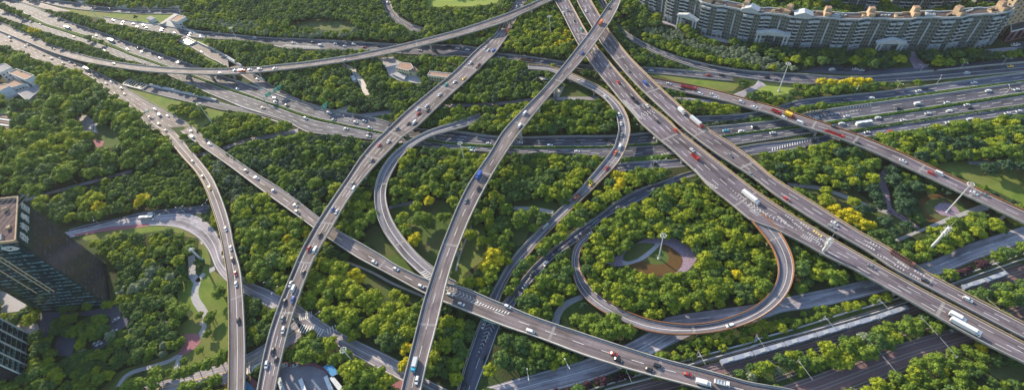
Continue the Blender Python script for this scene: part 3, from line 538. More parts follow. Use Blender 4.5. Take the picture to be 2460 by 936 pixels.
dm('sleeper', (0.21, 0.165, 0.16), 0.9)
RAIL1 = rails('k760,985 k1000,915 k1250,850 k1600,758 l0,712 l300,632 l600,545 l900,450 l1160,365 l1500,240 l1960,90', 3, 4.6)
RAIL2 = rails('l250,965 l500,880 l800,765 l1000,690 l1250,610 l1500,540 l1700,480 l1960,375', 4, 4.8)

OPEN.append('a880,625 a1000,645 a1250,715 a1150,760 a1080,740 a960,690'); OPEN.append('a760,540 a870,545 a940,570 a870,600 a800,580'); OPEN.append('a1290,800 a1400,830 a1480,770 a1560,800 a1420,905')
# ------------------------------------------------------------------ what must stay visible: raster over the photo, value = height of that surface
GX0, GY0, GS = -120, -80, 2
GW, GH = 1350, 560
ZM = np.full((GH, GW), -1.0, np.float32)
def raster(P, val):
    P = (np.asarray(P) - [GX0, GY0]) / GS
    x0, y0 = np.floor(P.min(0)).astype(int); x1, y1 = np.ceil(P.max(0)).astype(int) + 1
    x0, y0 = max(0, x0), max(0, y0); x1, y1 = min(GW, x1), min(GH, y1)
    if x1 <= x0 or y1 <= y0: return
    X, Y = np.meshgrid(np.arange(x0, x1) + .5, np.arange(y0, y1) + .5); ins = np.zeros(X.shape, bool)
    for i in range(len(P)):
        (ax, ay), (bx, by) = P[i], P[(i+1) % len(P)]
        if ay == by: continue
        c = ((ay > Y) != (by > Y)) & (X < (bx - ax) * (Y - ay) / (by - ay) + ax); ins ^= c
    Z = ZM[y0:y1, x0:x1]; Z[ins] = np.maximum(Z[ins], val)
for r in ROADS.values():
    for i in range(int(len(r.A) * .2) if r.key == 'V6' else 0, len(r.A) - 1, 4):
        j = min(len(r.A) - 1, i + 4)
        q = np.vstack([prj(r.A[i:j+1]), prj(r.B[i:j+1])[::-1]]); raster(q, float(r.mid[i, 2]))
for s in OPEN: raster([tpx(t)[:2] for t in s.split()], 0.0)
for P, w in PATHS.values():
    T = np.gradient(P[:, :2], axis=0); T /= np.linalg.norm(T, axis=1)[:, None]; N = np.stack([-T[:, 1], T[:, 0], 0 * T[:, 0]], -1) * w / 2
    for i in range(0, len(P) - 1, 3): raster(np.vstack([prj((P + N)[i:i+4]), prj((P - N)[i:i+4])[::-1]]), 0.0)
FACADES = ['H0,-40 H60,150 H230,240 H520,340 H760,410 H880,470 H1120,540 H1180,540 H1450,590 H1700,610 H1814,600 H1900,700 H1900,215 H1814,200 H740,10 H700,-60 H0,-60', 'd-20,78 d-20,285 d320,340 d640,340 d1000,352 d1300,350 d1600,345 d1750,320 d1960,290 d1900,100 d1750,130 d1100,150 d700,150',
    'M-20,90 M130,90 M240,165 M830,560 M810,820 M300,860 M0,760', 'i-20,480 i225,590 i195,840 i0,880', 'U-20,110 U220,180 U550,370 U480,560 U340,600 U60,570 U-20,500', 'U-20,640 U230,640 U90,740 U210,900 U-20,920',
    'b1020,440 b1100,430 b1185,480 b1180,515 b1120,510 b1030,495', 'b1245,520 b1265,500 b1425,520 b1410,575 b1255,570', 'B400,340 B660,190 B830,240 B690,390', 'a860,600 a910,560 a1045,600 a1000,635', 'B680,580 B800,520 B960,600 B830,655', 'A1050,0 A1260,0 A1200,30 A1100,50',
    'b705,530 b745,530 b750,570 b715,570', 'j510,770 j570,745 j650,820 j590,840', 'j560,840 j600,835 j670,936 j620,936', 'e130,455 e165,455 e165,490 e135,490' ]
for s in FACADES: raster([tpx(t)[:2] for t in s.split()], 0.0)
def zm_at(px):
    ix = ((px[..., 0] - GX0) / GS).astype(int); iy = ((px[..., 1] - GY0) / GS).astype(int)
    ok = (ix >= 0) & (ix < GW) & (iy >= 0) & (iy < GH)
    return np.where(ok, ZM[np.clip(iy, 0, GH-1), np.clip(ix, 0, GW-1)], -1.0)
def allowed(P, r, h, soft=0.68):
    """trees at ground points P that leave every road, lawn and wall visible"""
    P = np.asarray(P); n = len(P); ok = np.ones(n, bool); rt3 = np.array([RT[0], RT[1], 0]); rt3 = rt3 / np.linalg.norm(rt3); fw3 = np.array([FW[0], FW[1], 0]); fw3 /= np.linalg.norm(fw3)
    for ox, oy, oz in ((0, 0, 1.0), (0, .35, .93), (0.85, 0, .6), (-0.85, 0, .6), (0.6, 0.4, .8), (-0.6, 0.4, .8), (0, 0, .6), (0, -.5, .5)):
        Q = P + rt3 * (ox * r * soft)[:, None] + fw3 * (oy * r * soft)[:, None]; Q = Q.copy(); Q[:, 2] = h * oz * (soft + 0.1)
        px = prj(Q); z = zm_at(px); S = unpv(px[:, 0], px[:, 1], np.maximum(z, 0))
        ok &= ~((z >= 0) & (np.linalg.norm(Q - CAMP, axis=1) < np.linalg.norm(S - CAMP, axis=1) - 0.2))
    for q in ROADS.values():
        m = q.mid[::2]; w = q.w[::2]
        for i in range(0, n, 4000):
            d = np.linalg.norm(P[i:i+4000, None, :2] - m[None, :, :2], axis=2); k = d.argmin(1); dm_ = d[np.arange(len(k)), k]
            lim = w[k] / 2 + np.where(m[k, 2] > 3, 0.7 * r[i:i+4000], 0.35 * r[i:i+4000])
            ok[i:i+4000] &= ~((dm_ < lim) & (m[k, 2] < h[i:i+4000] + 1.5))
    return ok
def inpoly(px, s):
    P = np.array([tpx(t)[:2] for t in s.split()]); X, Y = px[:, 0], px[:, 1]; ins = np.zeros(len(px), bool)
    for i in range(len(P)):
        (ax, ay), (bx, by) = P[i], P[(i+1) % len(P)]
        if ay != by: ins ^= ((ay > Y) != (by > Y)) & (X < (bx - ax) * (Y - ay) / (by - ay) + ax)
    return ins
# ------------------------------------------------------------------ leaves
def leaf_mat(name, a, b, c):
    """one kind of foliage; each tree takes its own tone between a and b, single leaf clumps drift towards c"""
    m = bpy.data.materials.new(name); m.use_nodes = True; nt = m.node_tree; p = nt.nodes['Principled BSDF']
    p.inputs['Roughness'].default_value = 0.75; p.inputs['Specular IOR Level'].default_value = 0.2
    oi = nt.nodes.new('ShaderNodeObjectInfo'); mx = nt.nodes.new('ShaderNodeMix'); mx.data_type = 'RGBA'
    mx.inputs[6].default_value = (*a, 1); mx.inputs[7].default_value = (*b, 1); nt.links.new(oi.outputs['Random'], mx.inputs[0])
    g = nt.nodes.new('ShaderNodeNewGeometry'); m2 = nt.nodes.new('ShaderNodeMix'); m2.data_type = 'RGBA'; m2.inputs[7].default_value = (*c, 1)
    mr = nt.nodes.new('ShaderNodeMapRange'); mr.inputs[1].default_value = 0.45; mr.inputs[2].default_value = 1.0; mr.inputs[4].default_value = 0.75
    nt.links.new(g.outputs['Random Per Island'], mr.inputs[0]); nt.links.new(mr.outputs[0], m2.inputs[0]); nt.links.new(mx.outputs[2], m2.inputs[6])
    nt.links.new(m2.outputs[2], p.inputs['Base Color'])
    tr = nt.nodes.new('ShaderNodeBsdfTranslucent'); nt.links.new(m2.outputs[2], tr.inputs['Color'])
    ms = nt.nodes.new('ShaderNodeMixShader'); ms.inputs[0].default_value = 0.25
    out = nt.nodes['Material Output']; nt.links.new(p.outputs[0], ms.inputs[1]); nt.links.new(tr.outputs[0], ms.inputs[2]); nt.links.new(ms.outputs[0], out.inputs[0])
    return m
LEAF = dict(
    dk=leaf_mat('dark_leaves', (0.042, 0.094, 0.026), (0.066, 0.124, 0.028), (0.12, 0.18, 0.035)),
    md=leaf_mat('green_leaves', (0.082, 0.140, 0.016), (0.115, 0.180, 0.018), (0.22, 0.28, 0.030)),
    br=leaf_mat('bright_leaves', (0.145, 0.205, 0.012), (0.220, 0.260, 0.014), (0.33, 0.36, 0.03)),
    ye=leaf_mat('yellow_leaves', (0.44, 0.38, 0.010), (0.58, 0.46, 0.012), (0.36, 0.36, 0.02)),
    te=leaf_mat('bluish_leaves', (0.022, 0.058, 0.030), (0.040, 0.085, 0.040), (0.07, 0.12, 0.05)),
    si=leaf_mat('silvery_leaves', (0.12, 0.17, 0.10), (0.20, 0.25, 0.15), (0.34, 0.37, 0.24)),
    pu=leaf_mat('purple_leaves', (0.045, 0.018, 0.030), (0.065, 0.026, 0.040), (0.09, 0.04, 0.055)))
def crown_mesh(kind, seed, r=1.0, flat=0.8, nl=16, quads=34, columnar=False):
    """unit crown: radius 1 in x/y, centred at z=0"""
    g = np.random.default_rng(seed); mb = MB(); lob = []
    for i in range(nl):
        a = i * 2.4 + g.uniform(-.4, .4); q = math.sqrt((i + .5) / nl) * 0.76
        zz = g.uniform(-0.12, 0.40) * (1 - q * .8) + (0.22 if q < .3 else 0) - 0.25 * q
        lob.append((q * math.cos(a), q * math.sin(a), zz * flat / 0.8, g.uniform(0.22, 0.38)))
    if columnar: lob = [(g.uniform(-.2, .2), g.uniform(-.2, .2), z, g.uniform(.45, .6)) for z in (-.7, -.2, .3, .8)]
    ico = bpy_ico()
    for x, y, z, lr in lob:
        jit = g.uniform(0.80, 1.02, len(ico[0]))
        mb.add([(x + v[0]*lr*.86*j, y + v[1]*lr*.86*j, z + v[2]*lr*.74*j) for v, j in zip(ico[0], jit)], ico[1])
        for k in range(quads):
            d = g.normal(size=3); d[2] = abs(d[2]) * 0.9 - 0.25; d /= np.linalg.norm(d)
            c = np.array([x, y, z]) + d * lr * g.uniform(.86, 1.12) * [1, 1, .85]
            if any((c[0]-u)**2 + (c[1]-v)**2 + ((c[2]-w)/.85)**2 < (l2*.8)**2 for u, v, w, l2 in lob): continue
            n = d + g.normal(size=3) * .55; n /= np.linalg.norm(n); u = np.cross(n, g.normal(size=3)); u /= np.linalg.norm(u); w = np.cross(n, u); s = g.uniform(.055, .12)
            mb.add([c + u*s, c + w*s*.8, c - u*s*1.1, c - w*s*.7 + n*s*.3], [(0, 1, 2, 3)])
    me = mb.build('crown', LEAF[kind], link=False)
    return me
_ico = None
def bpy_ico():
    global _ico
    if _ico is None:
        b = bmesh.new(); bmesh.ops.create_icosphere(b, subdivisions=2, radius=1); b.verts.ensure_lookup_table()
        _ico = ([tuple(v.co) for v in b.verts], [tuple(v.index for v in f.verts) for f in b.faces]); b.free()
    return _ico
def trunk_mesh(seed):
    """unit trunk: from z=0 to z=1, with four limbs"""
    g = np.random.default_rng(seed); mb = MB(); mb.cyl((0, 0, 0), (0.01, 0, .62), .035, .022, 6)
    for k in range(4):
        a = k * 1.6 + g.uniform(0, .6); mb.cyl((0.01, 0, .5 + .03 * k), (.16 * math.cos(a), .16 * math.sin(a), .78), .018, .008, 5)
    return mb.build('trunk', M['trunk'], link=False)
KINDS_ = ['dk', 'md', 'br', 'ye', 'te', 'si', 'pu']
NV = 4
CROWN = {k: [crown_mesh(k, 100 * i + v, nl=15 + 2 * v, flat=(0.8, 0.95, 0.7, 0.85)[v], quads=34 if k != 'si' else 46) for v in range(NV)] for i, k in enumerate(KINDS_)}
TRUNK = trunk_mesh(5)
COLM = {k: crown_mesh(k, 900 + i, columnar=True) for i, k in enumerate(('md', 'br'))}

# kinds of wood by place: polygon, weights, radius range, spacing factor, density
WOODS = [
 ('A0,290 A400,380 A1000,540 A1814,860 A1814,940 A1300,800 A700,560 A0,400', dict(dk=.5, md=.45, br=.05), (3.2, 4.4), .95, 1, 'tree strip beside the long narrow viaduct'),
 ('A640,120 A1300,250 A1814,400 B900,800 B1350,936 B900,936 B400,760 A1814,590 A1000,330', dict(dk=.5, md=.42, br=.08), (3.2, 4.6), .95, 1, 'tree strip north of the main highway'),
 ('a600,470 a950,500 a1300,560 a1500,640 a1500,700 a1100,590 a850,590', dict(dk=.6, md=.4), (3.0, 4.4), 1, .8, 'trees left of the lower tunnel mouth'),
 ('a1000,650 a1250,700 a1640,790 a1640,936 a1400,900 a1150,800', dict(md=.5, br=.3, dk=.2), (3.2, 4.6), 1.05, .75, 'trees below the lower sunken road'),
 ('a-30,300 a700,490 a900,690 a1080,900 e1130,60 e1250,215 e900,330 e180,515 e-30,530', dict(dk=.22, md=.60, br=.18), (5.6, 8.6), 1.0, 1, 'upper left wood'),
 ('e900,340 e1250,240 e1400,330 e1470,570 e1100,590 e880,600 e700,560 e690,450', dict(dk=.45, md=.55), (3.0, 4.2), .95, 1, 'dense dark thicket west of the narrow viaduct'),
 ('e180,530 e690,400 e880,600 e500,740 e250,680', dict(dk=.3, md=.5, br=.2), (4.6, 6.4), 1.0, 1, 'left roadside wood'),
 ('e1480,200 e1700,330 e1814,440 e1800,500 e1620,560 e1500,380', dict(te=.4, dk=.4, si=.2), (2.5, 3.6), .95, 1, 'thicket between the two left viaducts'),
 ('f0,110 f420,50 f900,90 f700,350 f580,480 f380,560 f150,400 f0,300', dict(te=.35, dk=.2, md=.45), (4.2, 6.0), .95, 1, 'bluish green wood below the highway'),
 ('f420,40 f900,90 f860,130 f700,110', dict(md=.6, br=.4), (4, 5), 1, 1, 'wood edge below the highway'),
 ('e1560,450 e1814,450 f460,720 f430,780 f340,936 j280,160 j0,170 e1650,936 e1600,600', dict(md=.42, br=.45, dk=.13), (5.2, 7.4), 1, 1, 'wood between the left and the broad viaducts'),
 ('f600,460 f900,460 f900,700 f750,800 f600,700', dict(md=.5, br=.5), (4.5, 6), 1, 1, 'small wood east of the broad viaduct'),
 ('j430,20 j800,20 j1220,350 j1100,780 j800,660 j600,520 j440,400 j350,250', dict(br=.52, md=.38, dk=.10), (5.2, 7.4), .98, 1, 'bright wood between the viaducts at the bottom'),
 ('j200,520 j640,600 j1080,880 j1050,960 j700,960 j220,740', dict(md=.45, br=.35, dk=.2), (5.2, 7), 1, 1, 'wood beside the bus depot'),
 ('j1330,350 j1650,420 j1480,936 j1220,860', dict(dk=.5, md=.35, br=.15), (4, 5.8), 1, 1, 'wood between the highest viaduct and the sunken road'),
 ('j1700,470 j1814,480 k0,510 k350,600 k300,800 k0,880 j1620,920', dict(dk=.45, md=.4, br=.15), (4, 5.6), 1, 1, 'wood below the low viaduct'),
 ('f960,150 f1814,150 g0,160 g760,180 g640,380 g420,560 g0,530 f1600,420 f1500,500 f980,560', dict(dk=.3, md=.42, br=.28), (3.8, 5.8), 1, 1, 'wood inside the connector loop'),
 ('b1200,700 b1814,700 c0,690 c800,690 c830,840 g840,90 g100,90 f1814,60 f1200,30', dict(md=.5, br=.32, dk=.18), (3.6, 5.4), 1, 1, 'wood island north of the highway'),
 ('g880,280 g1300,280 g1340,350 g1000,430 g700,620 g420,840 g100,936 k60,250 k0,330 k20,0 g400,650 g560,490', dict(md=.45, br=.35, dk=.2), (3.8, 5.4), .97, 1, 'strip of wood along the curving ramp'),
 ('g1100,420 g1400,340 g1600,530 g1814,720 h0,640 h60,720 h200,936 l200,100 l100,320 k1700,400 k1200,480 k900,400 k700,290 k555,0 g560,936 g700,700', dict(md=.5, br=.4, dk=.1), (3.4, 5.0), .92, 1, 'wood inside the teardrop loop'),
 ('k60,330 k480,0 g500,880 k520,150 k500,260 k360,440 k200,440', dict(md=.45, br=.25, dk=.3), (3.8, 5.2), .97, 1, 'wood west of the teardrop loop'),
 ('l300,-20 l600,20 l950,200 l700,200 l250,290', dict(md=.5, dk=.4, br=.1), (3.8, 5.2), 1, 1, 'wood east of the teardrop loop'),
 ('h180,690 h430,830 h600,936 l300,20', dict(md=.5, dk=.5), (3.8, 5), 1, 1, 'wood east of the teardrop loop'),
 ('k1080,680 k1370,560 l0,480 l600,300 l1000,230 l1060,285 l700,385 l280,515 l0,590 k1270,735', dict(md=.5, br=.5), (1.9, 3.0), 1.1, .85, 'row of small trees beside the railway fence'),
 ('l0,750 l600,580 l1100,400 l1350,470 l1250,550 l650,770 l300,870 l0,880', dict(md=.5, br=.25, si=.1, dk=.15), (3.4, 5.0), .95, 1, 'strip of wood between the railway tracks'),
 ('l600,960 l900,840 l1200,735 l1600,600 l1740,680 l1650,750 l1200,850 l900,960', dict(br=.45, ye=.12, md=.43), (3.2, 4.6), 1, 1, 'bright wood below the railway'),
 ('l1200,850 l1650,740 l1960,760 l1960,960 l900,960', dict(md=.6, dk=.4), (3, 4.6), 1.15, .7, 'lower right corner wood'),
 ('l1600,260 l1960,140 l1960,320 l1850,400 l1700,330', dict(md=.5, dk=.4, br=.1), (3.6, 5.2), 1, 1, 'wood right of the twin viaducts'),
 ('h1000,820 h1250,720 h1450,640 h1930,560 h1930,700 h1500,830 h1240,930 h1100,930', dict(md=.45, br=.35, dk=.2), (3.4, 4.8), .97, 1, 'wood beside the white telecom mast'),
 ('h0,230 h560,110 h800,160 h1000,260 h940,430 h600,440 h250,400', dict(md=.45, br=.32, dk=.15, te=.08), (3.6, 5.0), .95, 1, 'wood between the twin and the right viaducts'),
 ('h250,400 h930,420 h1000,470 h1700,560 h1000,800 h900,740 h560,560', dict(te=.6, dk=.3, md=.1), (3.2, 4.8), 1.15, .55, 'park on the right'),
 ('h820,80 h1300,0 h1930,-120 h1960,260 h1560,240 h1270,290 h1000,190', dict(md=.4, br=.25, dk=.2, te=.15), (3.8, 5.6), .97, 1, 'right hand wood'),
 ('h1270,280 h1960,250 h1960,600 h1700,500', dict(te=.7, md=.3), (3, 4.5), 1.3, .3, 'meadow edge'),
 ('a1280,640 a1640,800 C0,800 C1100,936 e1800,20 e1640,70 e1450,60 e1330,0', dict(md=.5, br=.4, dk=.1), (4, 5.5), 1, 1, 'wood above the service road'),
 ('H0,350 H300,350 H900,600 H1300,620 H1814,800 d600,500 d330,500 d0,440 H1100,780 H0,450', dict(si=.85, te=.15), (1.8, 2.8), .95, 1, 'silvery shrubs'),
 ('H-60,400 H600,650 H1200,830 H1814,900 H1814,960 d300,510 d0,490 H600,800 H0,580', dict(md=.6, br=.3, dk=.1), (2.8, 3.8), .95, 1, 'row along the curving road'),
 ('d0,290 d1930,300 d1930,400 d1100,470 d560,450 H1814,740 H1200,560 H400,380 H0,150', dict(te=.35, dk=.45, md=.2), (3.8, 5.2), 1, 1, 'dark trees in front of the apartments'),
 ('c820,20 c1000,200 c1600,480 c1400,500 c1080,480 c860,250', dict(dk=.4, te=.3, md=.3), (2, 3), 1.0, .9, 'shrubs beside the curving road'),
 ('d340,540 d1400,520 d1400,580 d900,640 d500,660 d270,660', dict(md=.7, dk=.3), (3.4, 4.6), .95, 1, 'roadside wood below the apartments'),
 ('d0,690 d400,700 d420,770 d250,770 d0,740', dict(md=.6, br=.4), (2.6, 3.6), .95, 1, 'wood above the right viaduct'),
 ('c1240,690 c1500,690 c1790,740 c1800,800 c1400,830', dict(md=.6, br=.4), (3.8, 5), .95, 1, 'wood right of the twin viaducts'),
 ('c40,200 c350,20 c450,90 c550,340 c480,390 c100,350', dict(md=.42, br=.45, dk=.13), (3.8, 5.4), .97, 1, 'wood between two viaducts at the top'),
 ('b1480,600 b1814,420 c0,420 c300,520 c350,640 c0,700 b1400,720', dict(dk=.45, md=.4, te=.15), (3.8, 5.2), .97, 1, 'dark wood right of the broad viaduct'),
 ('b680,740 b860,650 b1300,580 b1320,610 b1000,770 b750,800', dict(dk=.45, te=.3, md=.25), (2.8, 3.8), .95, 1, 'wood below the small houses'),
 ('B800,250 B1814,280 B1814,500 B1100,440 B1000,400 b300,220 b850,200 b700,260 b0,250', dict(si=.5, md=.4, br=.1), (2.6, 3.8), .95, 1, 'pale wood edge at the top'),
 ('B780,120 B1814,0 b300,-60 b930,-40 b1000,200 b750,130 b250,150 B1814,260', dict(dk=.45, md=.45, te=.1), (3.4, 4.8), .95, 1, 'dense wood at the top'),
 ('b980,-40 b1240,0 b1250,60 b1780,50 b1814,100 b1300,250 b1000,200', dict(md=.5, dk=.35, br=.15), (3.4, 4.8), .95, 1, 'wood beside the sports pitch'),
 ('i250,60 i860,20 i1330,100 i1240,220 i1340,400 i1200,640 i700,936 i300,936 i600,600 i850,500', dict(dk=.5, md=.3, si=.1, br=.1), (2.8, 4.2), .97, 1, 'wood west of the park paths'),
 ('e560,800 e1300,760 e1420,860 e1350,936 i1340,60 i860,40 e740,936 e700,860', dict(md=.45, dk=.3, br=.25), (3.8, 5.4), 1, 1, 'wood inside the bend of the grey street'),
 ('k350,960 k600,880 k900,810 k940,830 k620,930', dict(pu=1), (2.2, 3.2), 1, 1, 'purple shrubs beside the railway'),
 ('l1370,150 l1680,20 l1800,0 l1780,40 l1420,170', dict(pu=.8, dk=.2), (2.4, 3.4), 1, 1, 'purple shrubs beside the railway'),
]
DEFW = (None, dict(dk=.45, md=.4, br=.15), (3.6, 5.2), 1.0, 1, 'wood between the roads')
# candidates: jittered world grid that covers the view, then thinned by kind of wood
xs = np.arange(-760, 620, 2.3); ys = np.arange(30, 860, 2.3); GXX, GYY = np.meshgrid(xs, ys)
CP = np.stack([GXX.ravel(), GYY.ravel(), np.zeros(GXX.size)], -1); CP[:, :2] += rng.uniform(-1.1, 1.1, (len(CP), 2))
pz = prj(CP + [0, 0, 5.0]); CP = CP[(pz[:, 0] > -50) & (pz[:, 0] < 2510) & (pz[:, 1] > -50) & (pz[:, 1] < 1000)]
pz = prj(CP + [0, 0, 5.0]); wi = np.full(len(CP), -1)
for k, w in enumerate(WOODS): wi[inpoly(pz, w[0]) & (wi < 0)] = k
rr = np.empty(len(CP)); kk = np.empty(len(CP), int); dens = np.empty(len(CP)); sf = np.empty(len(CP))
clump = np.sin(CP[:, 0] * .11 + 2 * np.sin(CP[:, 1] * .07)) * np.sin(CP[:, 1] * .13 + 1.3 * np.sin(CP[:, 0] * .05))
for k in range(-1, len(WOODS)):
    w = WOODS[k] if k >= 0 else DEFW; m = wi == k; c = m.sum()
    if not c: continue
    rr[m] = rng.uniform(*w[2], c) * rng.uniform(.72, 1.08, c); ks = list(w[1]); pr_ = np.array([w[1][q] for q in ks]); cs = np.cumsum(pr_ / pr_.sum())
    u = np.clip(0.5 + 0.28 * clump[m] + rng.uniform(-.36, .36, c), 0, .999); u = (np.argsort(np.argsort(u)) + .5) / c
    kk[m] = [KINDS_.index(ks[int(q)]) for q in np.searchsorted(cs, u).clip(0, len(ks)-1)]; dens[m] = w[4]; sf[m] = w[3]
order = rng.permutation(len(CP)); cell = {}; keep = []
hh = rr * rng.uniform(1.75, 2.3, len(CP))
ISO = []   # single trees, traced one by one: tile point of the crown centre, radius, kind
def iso(kind, s, label):
    for t in s.split():
        x, y, r_ = tpx(t); r_ = r_ or 4.5; h_ = r_ * 2.0; P = unp(x, y, h_ * .62); ISO.append((P[0], P[1], r_, h_, kind, label))
iso('ye', 'd510,570,4 d570,580,4 d600,575,3 d665,580,4 d720,570,4 d780,568,4 d840,570,3.5 d750,600,3.5', 'yellow tree in the row below the apartments')
iso('ye', 'h600,592,4.5 h650,620,4.5 h690,650,4.5 h740,665,4.5 h790,690,4.5 h845,705,4 h700,612,4 h625,645,4 h565,585,3.5 h760,640,3.5', 'vivid yellow tree in the row along the twin viaducts')
iso('ye', 'g820,345,4 g855,400,4 g830,440,4 g875,355,3.5 g815,390,3', 'vivid yellow tree at the top of the ramp side strip')
iso('ye', 'c470,230,4 c490,290,4 c430,300,4 c400,315,3.5 c520,335,3.5 c450,260,3.5', 'yellow tree in the wood between two viaducts at the top')
iso('br', 'c380,335,4 c410,220,4.5 c350,310,3.5 g690,485,3.5 g620,560,3.5 g640,410,3.5 e560,460,5 e400,520,5 e1150,490,4 e740,395,4 f1075,725,4.5', 'yellow green tree among darker trees')
iso('ye', 'A440,425,4.6 A520,440,4.4', 'yellow green tree beside the upper left road')
iso('ye', 'e690,572,5.2 e1000,518,5.6 e975,545,4', 'round yellow tree north of the dark street')
iso('ye', 'f265,798,4.3 f395,765,3.6', 'yellow tree left of the broad viaduct')
iso('br', 'f310,838,5 f395,730,4', 'bright tree left of the broad viaduct')
iso('ye', 'f1257,528,4.2', 'yellow tree on the north edge of the lawn'); iso('br', 'f1425,528,4.6 f1165,570,4.6 f1075,640,4.4', 'bright tree on the north edge of the lawn')
iso('md', 'f1190,655,6.2 f1255,660,4.5 f1050,680,4.6 f1090,750,4.6 f1350,648,4.4 f1390,640,3', 'green tree on the lawn inside the connector loop')
iso('ye', 'f1160,800,5.0', 'single yellow tree on the lawn inside the connector loop')
iso('br', 'f1540,768,4.6 f1630,812,4 f1670,625,4.6 f1715,490,4.4', 'bright tree right of the highest viaduct')
iso('ye', 'f1700,912,6 j1665,65,5 j1620,175,3.8 j1740,30,4.8', 'yellow tree in the clump right of the highest viaduct'); iso('br', 'j1545,175,4.6 j1690,140,5 j1700,90,5', 'bright tree in the lit clump right of the highest viaduct')
iso('ye', 'j735,120,4.6 j700,140,4.2 j770,150,3.8', 'yellow tree at the top of the bright wood'); iso('br', 'j600,170,6 j625,85,6.2 j560,60,6 j520,50,5 j800,300,6 j870,285,6 j520,330,5 j740,240,6 j560,610,5.2 j1380,460,5 j1470,482,4.2 j640,250,5 j850,350,5 j690,200,5.4 j1050,360,4.4 j840,490,6 j880,470,6', 'bright tree in the wood between the viaducts')
iso('ye', 'j1090,755,4.2 j1100,640,4.4', 'yellow tree at the foot of the highest viaduct'); iso('br', 'j1020,262,4 j1080,300,4', 'bright tree on the dark lawn')
iso('br', 'h540,462,4 h540,525,5 h735,538,4 h510,380,4.2 h610,410,3.8 h480,370,3.6', 'bright round tree in the park')
iso('te', 'h1000,320,4.6 h1010,390,5 h1030,370,4 h870,450,4.6 h900,500,4.6 h920,560,4 h1100,560,5.5 h1080,590,4.6 h1060,440,4.4 h1180,430,4.8 h1060,500,4 h960,675,4.6 h1110,715,4.6 h790,585,4 h850,590,3.6 h1690,300,5 h1810,280,5 h1930,290,4.6 h1400,450,4', 'dark bluish tree in the park')
iso('br', 'd745,420,5 d850,365,5 d1060,415,5 d1330,415,4.6 d1320,440,4 H150,230,5 H590,400,5', 'lighter green tree in front of the apartments')
iso('br', 'g1225,610,4.2 g1340,620,4.6 k230,595,2.8 k395,740,3 i400,860,4 N440,800,3.8', 'lighter green round tree among darker trees'); iso('ye', 'N430,810,3.4 k1670,125,3.4', 'small yellow tree near the bottom edge')
iso('md', 'e1100,45,3 f870,390,4.4 i1540,250,4.6 i1480,410,3.6 i1470,440,3.4 i1270,380,5 i1230,360,5 i1200,330,4.4 i1100,240,3 i1400,410,2.6 i1240,620,3 i1270,590,3 i1460,540,2.8 i1400,655,2.6 i1290,730,2.4 i1180,810,2.6 i1250,820,4 i1310,800,4 i1370,780,3.6 i1450,755,4 i1540,740,3.2 i1555,695,4 i1590,690,4 i1510,870,4.4 i1435,890,2.6 i1340,915,4 i1290,920,4 i1080,885,5 i970,900,5 i900,910,5 i1090,810,4', 'green tree in the park with winding paths')
iso('te', 'k590,345,2.6', 'small bluish tree on the loop lawn'); iso('md', 'k540,440,3.6 k600,480,4 k650,440,4 k680,500,4.6 k740,480,5 k800,450,5 k840,500,5 k760,540,5 k700,550,4.6 k900,520,4.4', 'green tree below the teardrop loop')
iso('br', 'c375,458,2.6 k380,760,3', 'small bright tree beside the road'); iso('md', 'd100,655,3.2 d140,660,3.2 d60,660,3', 'shrub on the grass island')
iso('md', 'g240,600,4.2 g150,640,6 g50,590,5.4 g240,720,3.4 g130,690,4', 'green tree on the lawn beside the curving ramp')
iso('dk', 'a60,150,3 a110,170,4 a150,180,3.6 B90,240,3', 'dark tree beside the upper left road')
isoP = np.array([[a[0], a[1]] for a in ISO]); isoR = np.array([a[2] for a in ISO])
APX = 'X1535,16 X1575,38 X1625,60 X1680,80 X1735,94 X1790,105 X1850,113 X1910,119 X1980,123 X2060,125 X2140,125 X2220,123 X2300,119 X2350,113 X2385,104'
okc = allowed(CP, rr, hh)
for s_ in (APX, 'd262,14 d500,46 d700,66 d880,84', 'd980,82 d1200,90 d1440,78', 'd1560,62 d1700,58 d1850,45'):
    q_ = resample(poly(s_), step=3)
    for i in range(0, len(CP), 8000): okc[i:i+8000] &= np.linalg.norm(CP[i:i+8000, None, :2] - q_[None, :, :2], axis=2).min(1) > rr[i:i+8000] * .8
okc &= rng.uniform(size=len(CP)) < dens
d2 = np.empty(len(CP))
for i in range(0, len(CP), 4000):
    d = np.linalg.norm(CP[i:i+4000, None, :2] - isoP[None], axis=2) - isoR[None] * .8; d2[i:i+4000] = d.min(1)
okc &= d2 > rr * 0.45
CS = 8.0
for i in order:
    if not okc[i]: continue
    x, y = CP[i, 0], CP[i, 1]; cx, cy = int(x // CS), int(y // CS); r = rr[i]; bad = False
    for ax in (-1, 0, 1):
        for ay in (-1, 0, 1):
            for j in cell.get((cx + ax, cy + ay), ()):
                if (CP[j, 0] - x)**2 + (CP[j, 1] - y)**2 < (0.515 * sf[i] * (r + rr[j]))**2: bad = True; break
            if bad: break
        if bad: break
    if not bad: cell.setdefault((cx, cy), []).append(i); keep.append(i)
keep = np.array(keep)
print('trees', len(keep), 'single', len(ISO))
